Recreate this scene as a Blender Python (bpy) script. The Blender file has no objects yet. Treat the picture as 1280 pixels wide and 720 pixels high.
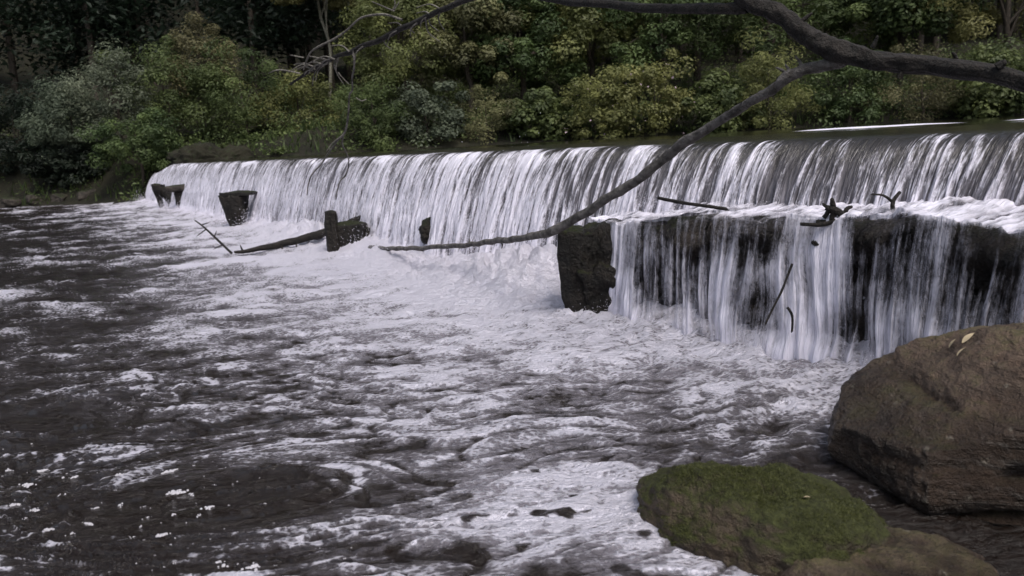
import bpy, bmesh, math
import numpy as np
from mathutils import Vector, Matrix

sc = bpy.context.scene
COL = sc.collection
RAD = math.radians

# ------------------------------------------------------------------ camera
EYE = 1.5
FPX = 1000.0
ROLL, PITCH = RAD(3.15), RAD(-10.3)
Fv = Vector((0, math.cos(PITCH), math.sin(PITCH)))
R0 = Vector((1, 0, 0)); U0 = R0.cross(Fv)
Rv = (R0 * math.cos(ROLL) - U0 * math.sin(ROLL)).normalized()
Uv = Rv.cross(Fv).normalized()
cam = bpy.data.cameras.new('camera'); cam_o = bpy.data.objects.new('camera', cam); COL.objects.link(cam_o)
cam.sensor_width = 36.0; cam.lens = 36.0 * FPX / 1280.0
cam.clip_start = 0.05; cam.clip_end = 600
M = Matrix((Rv, Uv, -Fv)).transposed().to_4x4(); M.translation = Vector((0, 0, EYE))
cam_o.matrix_world = M
sc.camera = cam_o
cam.dof.use_dof = True; cam.dof.focus_distance = 5.4; cam.dof.aperture_fstop = 3.0

# ------------------------------------------------------------------ sky, sun, exposure
SUN_EL, SUN_AZ = RAD(58), RAD(152)          # azimuth clockwise from +Y
w = bpy.data.worlds.new('World'); sc.world = w; w.use_nodes = True
nt = w.node_tree; nt.nodes.clear()
wo = nt.nodes.new('ShaderNodeOutputWorld'); wb = nt.nodes.new('ShaderNodeBackground')
sky = nt.nodes.new('ShaderNodeTexSky'); sky.sky_type = 'NISHITA'; sky.sun_disc = False
sky.sun_elevation = SUN_EL; sky.sun_rotation = SUN_AZ
sky.air_density = 1.0; sky.dust_density = 3.0; sky.ozone_density = 1.0
hs = nt.nodes.new('ShaderNodeHueSaturation'); hs.inputs['Saturation'].default_value = 0.55
nt.links.new(sky.outputs[0], hs.inputs['Color']); nt.links.new(hs.outputs[0], wb.inputs[0])
wb.inputs[1].default_value = 0.12
nt.links.new(wb.outputs[0], wo.inputs[0])
sl = bpy.data.lights.new('sun', 'SUN'); sl.energy = 1.5; sl.angle = RAD(26); sl.color = (1.0, 0.95, 0.88)
so = bpy.data.objects.new('sun', sl); COL.objects.link(so)
sd = Vector((math.sin(SUN_AZ) * math.cos(SUN_EL), math.cos(SUN_AZ) * math.cos(SUN_EL), math.sin(SUN_EL)))
so.rotation_euler = sd.to_track_quat('Z', 'Y').to_euler()
sc.view_settings.view_transform = 'Standard'; sc.view_settings.look = 'None'
sc.view_settings.gamma = 1.0; sc.view_settings.use_curve_mapping = False
sc.view_settings.exposure = 0.65
try:
    sc.cycles.max_bounces = 5; sc.cycles.diffuse_bounces = 2; sc.cycles.glossy_bounces = 2; sc.cycles.volume_bounces = 1; sc.cycles.transparent_max_bounces = 12
    sc.cycles.use_denoising = True
    sc.cycles.sample_clamp_indirect = 4.0
except Exception:
    pass

# ------------------------------------------------------------------ helpers
def at(x, y, Y):
    """World point at forward distance Y seen at photo pixel x, y."""
    d = Fv + Rv * ((x - 640) / FPX) - Uv * ((y - 360) / FPX)
    return Vector((0, 0, EYE)) + d * (Y / d.y)

def onz(x, y, z=0.0):
    d = Fv + Rv * ((x - 640) / FPX) - Uv * ((y - 360) / FPX)
    return Vector((0, 0, EYE)) + d * ((z - EYE) / d.z)

WD = Vector((-0.53, 0.848)).normalized()       # along the weir, away to the left bank
WN = Vector((WD.y, -WD.x))                     # upstream
P0 = Vector((0.69, 6.54))
def wp(t, o, z=0.0):
    return Vector((P0.x + t * WD.x + o * WN.x, P0.y + t * WD.y + o * WN.y, z))
def to_wo(x, y):
    dx, dy = x - P0.x, y - P0.y
    return dx * WD.x + dy * WD.y, dx * WN.x + dy * WN.y

_tabs = {}
def _tab(seed):
    if seed not in _tabs:
        r = np.random.RandomState(seed + 17)
        p = r.permutation(256); a = r.rand(256) * 2 * np.pi
        _tabs[seed] = (np.concatenate([p, p]).astype(np.int32), np.cos(a).astype(np.float32), np.sin(a).astype(np.float32))
    return _tabs[seed]
def pn(x, y, seed=0):
    """2-D gradient noise, about -0.7..0.7"""
    p, gx, gy = _tab(seed)
    x = np.asarray(x, np.float32); y = np.asarray(y, np.float32)
    x, y = np.broadcast_arrays(x, y)
    xf = np.floor(x); yf = np.floor(y)
    xi = xf.astype(np.int32) & 255; yi = yf.astype(np.int32) & 255
    u = x - xf; v = y - yf
    su = u * u * u * (u * (u * 6 - 15) + 10); sv = v * v * v * (v * (v * 6 - 15) + 10)
    def g(ix, iy, dx, dy):
        h = p[p[ix] + iy]
        return gx[h] * dx + gy[h] * dy
    xi1 = (xi + 1) & 255; yi1 = (yi + 1) & 255
    a = g(xi, yi, u, v); b = g(xi1, yi, u - 1, v); c = g(xi, yi1, u, v - 1); d = g(xi1, yi1, u - 1, v - 1)
    return (a + su * (b - a)) + sv * ((c + su * (d - c)) - (a + su * (b - a)))
def fbm(x, y, octv=4, seed=0, gain=0.5):
    s = 0; a = 1.0; f = 1.0
    for i in range(octv):
        s = s + a * pn(np.asarray(x) * f + 7.3 * i, np.asarray(y) * f - 3.1 * i, seed + i)
        a *= gain; f *= 2.03
    return s
def n3(p, s, seed=0):
    """cheap 3-D noise from three planes"""
    return (pn(p[:, 0] * s, p[:, 1] * s + p[:, 2] * s * 0.31, seed) + pn(p[:, 1] * s, p[:, 2] * s + p[:, 0] * s * 0.27, seed + 1)
            + pn(p[:, 2] * s, p[:, 0] * s - p[:, 1] * s * 0.23, seed + 2)) / 1.7
def sstep(a, b, x):
    q = np.clip((x - a) / (b - a), 0, 1)
    return q * q * (3 - 2 * q)

def mesh_obj(name, V, Fc, mat, parent=None, attrs=None, smooth=True):
    V = np.asarray(V, np.float32).reshape(-1, 3); Fc = np.asarray(Fc, np.int32)
    me = bpy.data.meshes.new(name)
    k = Fc.shape[1]; nf = Fc.shape[0]
    me.vertices.add(len(V)); me.vertices.foreach_set('co', V.ravel())
    me.loops.add(nf * k); me.loops.foreach_set('vertex_index', Fc.ravel())
    me.polygons.add(nf); me.polygons.foreach_set('loop_start', np.arange(0, nf * k, k, dtype=np.int32))
    me.polygons.foreach_set('loop_total', np.full(nf, k, np.int32))
    me.polygons.foreach_set('use_smooth', np.full(nf, smooth))
    me.update(calc_edges=True)
    for an, arr in (attrs or {}).items():
        arr = np.asarray(arr, np.float32)
        if arr.ndim == 1:
            a = me.attributes.new(an, 'FLOAT', 'POINT'); a.data.foreach_set('value', arr)
        else:
            a = me.attributes.new(an, 'FLOAT_VECTOR', 'POINT'); a.data.foreach_set('vector', arr.ravel())
    if mat: me.materials.append(mat)
    o = bpy.data.objects.new(name, me); COL.objects.link(o)
    if parent: o.parent = parent
    return o

def grid_faces(nr, nc, keep=None):
    i = np.arange(nr - 1)[:, None] * nc + np.arange(nc - 1)[None, :]
    f = np.stack([i, i + 1, i + nc + 1, i + nc], -1)
    f = f[keep] if keep is not None else f.reshape(-1, 4)
    return f.reshape(-1, 4)

def compact(V, Fc, attrs):
    used = np.zeros(len(V), bool); used[Fc.ravel()] = True
    m = np.cumsum(used) - 1
    return V[used], m[Fc], {k: a[used] for k, a in attrs.items()}

def empty(name, loc=(0, 0, 0)):
    o = bpy.data.objects.new(name, None); COL.objects.link(o); o.location = loc; o.empty_display_size = 0.2
    return o
def tag(o, label=None, cat=None, group=None, kind=None):
    if label: o['label'] = label
    if cat: o['category'] = cat
    if group: o['group'] = group
    if kind: o['kind'] = kind
    return o
def keep_parent(child, par):
    bpy.context.view_layer.update()
    child.parent = par
    child.matrix_parent_inverse = Matrix.Translation(-par.location)

# ------------------------------------------------------------------ materials
class NB:
    def __init__(s, name):
        s.m = bpy.data.materials.new(name); s.m.use_nodes = True
        s.t = s.m.node_tree; s.t.nodes.clear()
        s.out = s.n('ShaderNodeOutputMaterial')
    def n(s, typ, **kw):
        nd = s.t.nodes.new(typ)
        for k, v in kw.items(): setattr(nd, k, v)
        return nd
    def l(s, a, b): s.t.links.new(a, b)
    def val(s, sock, v):
        if hasattr(v, 'is_linked'): s.l(v, sock)
        else: sock.default_value = v
    def math(s, op, a, b=0.0, c=0.0):
        nd = s.n('ShaderNodeMath', operation=op)
        s.val(nd.inputs[0], a); s.val(nd.inputs[1], b); s.val(nd.inputs[2], c)
        return nd.outputs[0]
    def ramp(s, v, lo, hi, a=0.0, b=1.0, smooth=True):
        nd = s.n('ShaderNodeMapRange'); nd.interpolation_type = 'SMOOTHSTEP' if smooth else 'LINEAR'
        s.val(nd.inputs[0], v); nd.inputs[1].default_value = lo; nd.inputs[2].default_value = hi
        nd.inputs[3].default_value = a; nd.inputs[4].default_value = b
        return nd.outputs[0]
    def noise(s, vec=None, scale=5.0, detail=4.0, rough=0.55, dist=0.0):
        nd = s.n('ShaderNodeTexNoise'); nd.inputs['Scale'].default_value = scale; nd.inputs['Detail'].default_value = detail
        nd.inputs['Roughness'].default_value = rough; nd.inputs['Distortion'].default_value = dist
        if vec is not None: s.l(vec, nd.inputs['Vector'])
        return nd.outputs[0]
    def voro(s, vec, scale, feature='F1'):
        nd = s.n('ShaderNodeTexVoronoi'); nd.feature = feature; nd.inputs['Scale'].default_value = scale
        if vec is not None: s.l(vec, nd.inputs['Vector'])
        return nd.outputs['Distance']
    def scalev(s, vec, sx, sy, sz):
        nd = s.n('ShaderNodeVectorMath', operation='MULTIPLY'); s.l(vec, nd.inputs[0]); nd.inputs[1].default_value = (sx, sy, sz)
        return nd.outputs[0]
    def attr(s, name, out='Fac'):
        return s.n('ShaderNodeAttribute', attribute_name=name).outputs[out]
    def obj(s): return s.n('ShaderNodeTexCoord').outputs['Object']
    def pos(s): return s.n('ShaderNodeNewGeometry').outputs['Position']
    def normz(s):
        g = s.n('ShaderNodeNewGeometry'); x = s.n('ShaderNodeSeparateXYZ'); s.l(g.outputs['Normal'], x.inputs[0]); return x.outputs[2]
    def mix(s, f, a, b):
        nd = s.n('ShaderNodeMix', data_type='RGBA'); s.val(nd.inputs[0], f)
        for i, v in ((6, a), (7, b)):
            if hasattr(v, 'is_linked'): s.l(v, nd.inputs[i])
            else: nd.inputs[i].default_value = (*v, 1.0)
        return nd.outputs[2]
    def bump(s, h, strength=0.5, dist=0.02):
        nd = s.n('ShaderNodeBump'); nd.inputs['Strength'].default_value = strength; nd.inputs['Distance'].default_value = dist
        s.l(h, nd.inputs['Height']); return nd.outputs[0]
    def bsdf(s, col, rough=0.6, spec=0.5, normal=None, ior=None):
        nd = s.n('ShaderNodeBsdfPrincipled')
        if hasattr(col, 'is_linked'): s.l(col, nd.inputs['Base Color'])
        else: nd.inputs['Base Color'].default_value = (*col, 1)
        s.val(nd.inputs['Roughness'], rough); nd.inputs['Specular IOR Level'].default_value = spec
        if ior: nd.inputs['IOR'].default_value = ior
        if normal is not None: s.l(normal, nd.inputs['Normal'])
        return nd.outputs[0]
    def mixs(s, f, a, b):
        nd = s.n('ShaderNodeMixShader'); s.val(nd.inputs[0], f); s.l(a, nd.inputs[1]); s.l(b, nd.inputs[2]); return nd.outputs[0]
    def done(s, sh): s.l(sh, s.out.inputs['Surface']); return s.m

FOAM = (0.80, 0.77, 0.875)
def mat_pool():
    b = NB('pool_water_foam'); p = b.pos(); f = b.attr('foam')
    n1 = b.noise(b.scalev(p, 6.5, 16.0, 5.0), 1.0, 5, 0.68, 0.9)
    n2 = b.noise(b.scalev(p, 34.0, 66.0, 20.0), 1.0, 4, 0.68, 0.6)
    lace = b.voro(b.scalev(p, 34.0, 48.0, 20.0), 1.0)
    g = b.attr('grain')
    x = b.math('MULTIPLY_ADD', b.math('MULTIPLY', b.math('SUBTRACT', n1, 0.5), g), 1.2, f)
    x = b.math('MULTIPLY_ADD', b.math('MULTIPLY', b.math('SUBTRACT', n2, 0.5), g), 0.8, x)
    cv = b.attr('cover')
    film = b.math('MULTIPLY', b.ramp(cv, 0.24, 0.80, 0.0, 0.72), b.ramp(x, 0.05, 0.6, 0.0, 1.0))
    y = b.math('MULTIPLY_ADD', b.math('SUBTRACT', lace, 0.45), 0.6, x)
    thick = b.ramp(y, 0.54, 0.84)
    hgt = b.math('ADD', b.math('MULTIPLY_ADD', thick, 0.16, n1), b.math('MULTIPLY', n2, 0.5))
    nf = b.bump(hgt, 1.0, 0.10)
    foam = b.bsdf(b.mix(b.ramp(x, 0.3, 1.0), (0.46, 0.44, 0.49), FOAM), 0.5, 0.35, nf)
    nw = b.bump(b.math('ADD', n1, b.math('MULTIPLY', n2, 0.22)), 0.8, 0.07)
    aer = b.bsdf(b.mix(n1, (0.17, 0.155, 0.18), (0.34, 0.32, 0.37)), 0.14, 0.6, nw, 1.33)
    wat = b.bsdf((0.010, 0.006, 0.0045), 0.04, 0.5, nw, 1.33)
    return b.done(b.mixs(thick, b.mixs(film, wat, aer), foam))
def mat_pond():
    b = NB('pond_water'); p = b.pos()
    rip = b.noise(b.scalev(p, 0.9, 2.2, 1.0), 2.2, 4, 0.55, 0.3)
    foam = b.bsdf(FOAM, 0.5, 0.3)
    wat = b.bsdf((0.018, 0.016, 0.010), 0.06, 0.5, b.bump(rip, 0.12, 0.02), 1.33)
    return b.done(b.mixs(b.ramp(b.attr('foam'), 0.3, 0.8), wat, foam))
def mat_fall():
    b = NB('falling_water'); uv = b.attr('flow', 'Vector'); f = b.attr('foam')
    sp = b.n('ShaderNodeSeparateXYZ'); b.l(uv, sp.inputs[0]); q = sp.outputs[2]
    s1 = b.noise(b.scalev(uv, 26.0, 1.3, 0.0), 1.0, 4, 0.6, 0.25)
    s2 = b.noise(b.scalev(uv, 85.0, 4.0, 0.0), 1.0, 3, 0.6, 0.2)
    s3 = b.noise(b.scalev(uv, 70.0, 26.0, 0.0), 1.0, 3, 0.6, 0.6)
    x = b.math('MULTIPLY_ADD', b.math('SUBTRACT', s1, 0.5), 1.1, f)
    x = b.math('MULTIPLY_ADD', b.math('SUBTRACT', s2, 0.5), 1.15, x)
    x = b.math('MULTIPLY_ADD', b.math('SUBTRACT', s3, 0.5), 0.75, x)
    fac = b.ramp(x, 0.36, 0.98)
    h = b.math('ADD', b.math('MULTIPLY', s1, 0.8), b.math('MULTIPLY', s2, 0.5))
    nm = b.bump(b.math('MULTIPLY', h, b.ramp(q, -0.2, 0.25, 0.15, 1.0)), 1.0, 0.06)
    foam = b.bsdf(FOAM, 0.35, 0.5, nm)
    film = b.mix(b.ramp(b.math('MULTIPLY_ADD', s2, 0.5, b.math('MULTIPLY', s1, 0.5)), 0.35, 0.68), (0.06, 0.055, 0.062), (0.27, 0.255, 0.29))
    wat = b.bsdf(b.mix(b.ramp(q, 0.0, 0.35), (0.018, 0.015, 0.012), film), 0.10, 0.6, nm, 1.33)
    return b.done(b.mixs(fac, wat, foam))
def mat_veil():
    b = NB('veil_water'); uv = b.attr('flow', 'Vector'); f = b.attr('foam')
    s1 = b.noise(b.scalev(uv, 22.0, 1.6, 1.0), 1.0, 4, 0.62, 0.5)
    s2 = b.noise(b.scalev(uv, 80.0, 5.0, 1.0), 1.0, 3, 0.6, 0.4)
    s3 = b.noise(b.scalev(uv, 46.0, 22.0, 1.0), 1.0, 4, 0.65, 0.8)
    x = b.math('MULTIPLY_ADD', b.math('SUBTRACT', s1, 0.5), 0.9, f)
    x = b.math('MULTIPLY_ADD', b.math('SUBTRACT', s2, 0.5), 0.75, x)
    x = b.math('MULTIPLY_ADD', b.math('SUBTRACT', s3, 0.5), 0.75, x)
    fac = b.ramp(x, -0.05, 1.25, 0.0, 0.93)
    nm = b.bump(b.math('ADD', s1, b.math('MULTIPLY', s2, 0.4)), 0.9, 0.04)
    foam = b.bsdf(FOAM, 0.4, 0.4, nm)
    tr = b.n('ShaderNodeBsdfTransparent').outputs[0]
    return b.done(b.mixs(fac, tr, foam))
def mat_foam():
    b = NB('foam'); p = b.pos()
    return b.done(b.bsdf(FOAM, 0.55, 0.3, b.bump(b.noise(p, 40, 4), 0.5, 0.01)))
def mat_wetrock(name, c1, c2, moss, lo, hi, rough=0.45):
    b = NB(name); p = b.pos()
    n1 = b.noise(p, 5.0, 6, 0.65); n2 = b.noise(p, 30.0, 5, 0.65); n4 = b.noise(p, 2.1, 3)
    col = b.mix(b.ramp(n1, 0.3, 0.7), c1, c2)
    m = b.math('MULTIPLY_ADD', b.math('SUBTRACT', n4, 0.5), 1.6, b.normz())
    m = b.math('MULTIPLY_ADD', b.math('SUBTRACT', n2, 0.5), 0.9, m)
    mossc = b.mix(b.ramp(n2, 0.35, 0.7), tuple(0.45 * c for c in moss), moss)
    mf = b.ramp(m, lo, hi)
    col = b.mix(mf, col, mossc)
    h = b.math('ADD', n1, b.math('MULTIPLY', n2, 0.5))
    r = b.ramp(mf, 0, 1, rough, 0.9)
    return b.done(b.bsdf(col, r, 0.25, b.bump(h, 1.0, 0.07)))
def mat_boulder(name='brown_sandstone', shade_top=0.60, shade_base=0.26):
    b = NB(name); p = b.pos()
    n1 = b.noise(p, 4.0, 6, 0.65); n2 = b.noise(p, 22.0, 6, 0.68); n3_ = b.noise(p, 90.0, 4, 0.6)
    st = b.noise(b.scalev(p, 1.5, 1.5, 11.0), 1.4, 5, 0.6, 0.5)
    col = b.mix(b.ramp(n1, 0.3, 0.72), (0.072, 0.049, 0.036), (0.215, 0.148, 0.108))
    col = b.mix(b.ramp(st, 0.52, 0.66, 0, 0.6), col, (0.13, 0.082, 0.058))
    col = b.mix(b.ramp(n2, 0.6, 0.75, 0, 0.55), col, (0.24, 0.19, 0.15))
    col = b.mix(b.ramp(n2, 0.42, 0.30, 0, 0.6), col, (0.035, 0.026, 0.02))
    m = b.math('MULTIPLY_ADD', b.math('SUBTRACT', n1, 0.5), 1.3, b.normz())
    m = b.math('MULTIPLY_ADD', b.math('SUBTRACT', n2, 0.5), 0.8, m)
    col = b.mix(b.ramp(m, 0.70, 1.20, 0, 0.8), col, b.mix(n3_, (0.045, 0.05, 0.016), (0.12, 0.105, 0.035)))
    h = b.math('ADD', b.math('MULTIPLY_ADD', st, 0.8, n1), b.math('MULTIPLY_ADD', n3_, 0.2, b.math('MULTIPLY', n2, 0.6)))
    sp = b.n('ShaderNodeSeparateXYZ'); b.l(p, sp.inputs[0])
    under_shade = b.ramp(b.math('MULTIPLY_ADD', b.math('SUBTRACT', n1, 0.5), 0.35, sp.outputs[2]), shade_top, shade_base)      # underside shade painted into the rock's lower part, with a glossier finish
    col = b.mix(b.math('MULTIPLY', under_shade, 0.75), col, (0.014, 0.010, 0.008))
    pale = b.ramp(b.voro(p, 9.0), 0.16, 0.05, 0, 0.5)
    col = b.mix(b.math('MULTIPLY', pale, b.ramp(n3_, 0.4, 0.6)), col, (0.30, 0.27, 0.22))
    return b.done(b.bsdf(col, b.ramp(under_shade, 0, 1, 0.75, 0.28), 0.35, b.bump(h, 1.0, 0.10)))
def mat_bark(name, c1, c2, hi=(0.2, 0.19, 0.17)):
    b = NB(name); p = b.pos()
    n1 = b.noise(p, 14.0, 5, 0.65); n2 = b.noise(p, 60.0, 4, 0.6)
    col = b.mix(b.ramp(n1, 0.3, 0.7), c1, c2)
    col = b.mix(b.ramp(n2, 0.62, 0.78, 0, 0.6), col, hi)
    return b.done(b.bsdf(col, 0.75, 0.3, b.bump(b.math('ADD', n1, b.math('MULTIPLY', n2, 0.6)), 1.0, 0.035)))
def mat_leaf(name, c1, c2, var=0.12, trans=0.35):
    b = NB(name)
    t = b.attr('tint'); r = b.n('ShaderNodeObjectInfo').outputs['Random']
    n = b.noise(b.pos(), 0.55, 3, 0.6)
    col = b.mix(b.math('ADD', b.math('MULTIPLY', t, 0.6), b.math('MULTIPLY', b.ramp(n, 0.3, 0.7), 0.45)), c1, c2)
    hs = b.n('ShaderNodeHueSaturation'); b.l(col, hs.inputs['Color'])
    b.val(hs.inputs['Hue'], b.math('MULTIPLY_ADD', b.math('SUBTRACT', r, 0.5), var * 0.3, 0.5))
    b.val(hs.inputs['Value'], b.math('MULTIPLY_ADD', t, 0.55, 0.72))
    d = b.bsdf(hs.outputs[0], 0.55, 0.35)
    tl = b.n('ShaderNodeBsdfTranslucent'); b.l(hs.outputs[0], tl.inputs[0])
    return b.done(b.mixs(trans, d, tl.outputs[0]))
def mat_ground():
    b = NB('bank_soil'); p = b.pos()
    n1 = b.noise(p, 0.8, 5, 0.65); n2 = b.noise(p, 7.0, 5, 0.65)
    col = b.mix(b.ramp(n1, 0.35, 0.65), (0.012, 0.011, 0.008), (0.024, 0.022, 0.014))
    col = b.mix(b.ramp(n2, 0.5, 0.7, 0, 0.7), col, (0.024, 0.034, 0.013))
    return b.done(b.bsdf(col, 0.9, 0.2, b.bump(n2, 0.8, 0.08)))
def mat_plain(name, c, rough=0.7):
    b = NB(name); n = b.noise(b.pos(), 30, 4)
    return b.done(b.bsdf(b.mix(n, tuple(0.7 * x for x in c), c), rough, 0.3, b.bump(n, 0.4, 0.005)))

MT = dict(
    pool=mat_pool(), pond=mat_pond(), fall=mat_fall(), veil=mat_veil(), foam=mat_foam(),
    froth=mat_plain('froth', (0.50, 0.48, 0.52)),
    ledge=mat_wetrock('wet_dark_masonry', (0.006, 0.005, 0.0045), (0.032, 0.025, 0.021), (0.02, 0.022, 0.009), 0.75, 1.3, 0.25),
    pier=mat_wetrock('rotten_wet_pier', (0.004, 0.0035, 0.003), (0.018, 0.014, 0.011), (0.026, 0.031, 0.010), 0.5, 1.1, 0.4),
    moss=mat_wetrock('mossy_rock', (0.028, 0.022, 0.016), (0.085, 0.062, 0.042), (0.052, 0.057, 0.018), 0.10, 0.85, 0.5),
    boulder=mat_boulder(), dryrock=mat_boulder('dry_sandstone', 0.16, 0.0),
    bankrock=mat_wetrock('bank_rock', (0.022, 0.019, 0.016), (0.075, 0.062, 0.052), (0.03, 0.038, 0.016), 0.5, 1.1, 0.6),
    bark=mat_bark('dead_bark', (0.040, 0.035, 0.031), (0.17, 0.155, 0.145), (0.27, 0.25, 0.23)),
    wetbark=mat_bark('wet_bark', (0.008, 0.007, 0.006), (0.026, 0.021, 0.018), (0.07, 0.062, 0.055)),
    pale=mat_bark('pale_twig', (0.10, 0.09, 0.08), (0.24, 0.22, 0.19), (0.32, 0.30, 0.27)),
    trunk=mat_bark('tree_trunk', (0.025, 0.020, 0.016), (0.07, 0.055, 0.042)),
    palebark=mat_bark('pale_trunk', (0.16, 0.15, 0.12), (0.30, 0.28, 0.22)),
    ground=mat_ground(),
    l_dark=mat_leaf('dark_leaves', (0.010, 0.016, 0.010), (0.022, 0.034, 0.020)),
    l_green=mat_leaf('green_leaves', (0.052, 0.080, 0.028), (0.135, 0.165, 0.056)),
    l_olive=mat_leaf('olive_leaves', (0.100, 0.120, 0.038), (0.235, 0.245, 0.088)),
    l_yellow=mat_leaf('yellowing_leaves', (0.135, 0.142, 0.044), (0.29, 0.28, 0.11)),
    l_grey=mat_leaf('grey_green_leaves', (0.062, 0.082, 0.052), (0.165, 0.19, 0.125)),
    l_rust=mat_leaf('rusty_leaves', (0.090, 0.088, 0.040), (0.19, 0.178, 0.085)),
    l_grass=mat_leaf('grass_blades', (0.030, 0.048, 0.014), (0.075, 0.10, 0.03)),
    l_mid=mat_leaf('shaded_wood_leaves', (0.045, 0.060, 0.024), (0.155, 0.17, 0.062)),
    l_moss=mat_leaf('moss_shoots', (0.036, 0.042, 0.012), (0.10, 0.105, 0.032)),
    petal=mat_plain('pale_petals', (0.55, 0.42, 0.48)),
    leafy=mat_plain('fallen_leaf', (0.42, 0.34, 0.22)),
)

# ------------------------------------------------------------------ terrain
POOL = np.array([(4.9, 1.0), (2.9, 1.9), (1.9, 1.9), (0.9, 1.2), (-0.6, 0.5), (-4, -0.8), (-14, -4), (-60, -9), (-60, 20), (-38, 27), (-27, 31.5), (-21, 32.6),
                 (-16, 31.2), (-13.0, 29.6), (-11, 31), (0, 20), (8, 3)], float)
POND = np.array([(5.2, 1.0), (3, 5), (-4, 16), (-12.3, 29.6), (-11.3, 30.6), (-5, 32.6), (3, 33.6), (12, 32.4), (22, 29.5), (34, 27), (70, 28), (70, 16), (30, 9), (12, 3.5)], float)
def poly_dist(X, Y, P):
    d2 = np.full(X.shape, 1e9); inside = np.zeros(X.shape, bool)
    n = len(P)
    for i in range(n):
        a = P[i]; c = P[(i + 1) % n]; e = c - a
        q = np.clip(((X - a[0]) * e[0] + (Y - a[1]) * e[1]) / (e @ e), 0, 1)
        d2 = np.minimum(d2, (X - a[0] - q * e[0]) ** 2 + (Y - a[1] - q * e[1]) ** 2)
        with np.errstate(divide='ignore', invalid='ignore'):
            cr = ((a[1] > Y) != (c[1] > Y)) & (X < (c[0] - a[0]) * (Y - a[1]) / (c[1] - a[1] + 1e-12) + a[0])
        inside ^= cr
    d = np.sqrt(d2); return np.where(inside, -d, d)
def ground_z(X, Y):
    X = np.asarray(X, float); Y = np.asarray(Y, float)
    t, o = to_wo(X, Y)
    dl = poly_dist(X, Y, POOL); du = poly_dist(X, Y, POND)
    rough = 0.16 * fbm(X * 0.7, Y * 0.7, 4, 31) + 0.5 * fbm(X * 0.09, Y * 0.09, 3, 35)
    # land heights measured from each water body
    zl = 0.10 + 1.7 * sstep(0.0, 2.5, dl) + 0.22 * np.maximum(dl - 1.5, 0)
    zu = 1.50 + 0.7 * sstep(0.0, 1.6, du) + 0.20 * np.maximum(du - 1.0, 0)
    land = np.minimum(zl, zu) + rough * sstep(0, 3, np.minimum(dl, du))
    near = sstep(9, 4, np.hypot(X, Y))           # camera's own bank stays low and stony
    land = land * (1 - near) + near * np.minimum(land, 0.05 + 0.16 * np.maximum(dl, 0) + 0.15 * rough)
    land = np.minimum(land, 17 + 2 * rough) + 0.9 * np.clip(Y - 64, 0, 45)
    z = land
    z = np.where(du < 0, np.maximum(0.85, 1.50 + 0.55 * du), z)
    z = np.where((dl < 0) & (o < 0.9), np.maximum(-0.6, 0.10 + 0.45 * dl), z)
    z = np.where((t > -7.5) & (t < 27.0) & (o > -0.6) & (o < 5.0), np.minimum(z, np.where(o > 0.9, 0.7, -0.5)), z)
    return z
def build_ground():
    xs = np.concatenate([np.linspace(-150, -42, 28)[:-1], np.linspace(-42, 42, 190), np.linspace(42, 150, 28)[1:]])
    ys = np.concatenate([np.linspace(-60, -6, 20)[:-1], np.linspace(-6, 50, 150), np.linspace(50, 170, 40)[1:]])
    X, Y = np.meshgrid(xs, ys)
    Z = ground_z(X, Y)
    V = np.stack([X, Y, Z], -1).reshape(-1, 3)
    tag(mesh_obj('ground', V, grid_faces(len(ys), len(xs)), MT['ground']), kind='structure')
build_ground()

# ------------------------------------------------------------------ the weir
weir = empty('weir', wp(8, 0.8, 0))
tag(weir, 'long low weir across the river with a broken lower apron step on the right', 'weir')
def crest_z(t): return 1.36 + 0.015 * np.sin(np.asarray(t) * 0.9) + 0.02 * pn(np.asarray(t) * 1.3, 0.3, 5)
def build_sill():
    ts = np.linspace(-7.2, 29.0, 160)
    prof = [(2.6, 0.5), (2.5, 1.10), (1.6, 1.20), (1.2, 1.22), (1.08, 1.16), (0.95, 0.8), (0.86, 0.3), (0.80, -0.7)]
    V = []
    for k, (o, z) in enumerate(prof):
        jit = 0.03 * fbm(ts * 1.7, k * 3.1, 3, 40)
        for t, j in zip(ts, jit): V.append(wp(t, o + j, z + 0.5 * j))
    o = mesh_obj('sill', V, grid_faces(len(prof), len(ts)), MT['ledge'])
    keep_parent(o, weir)
build_sill()

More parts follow.
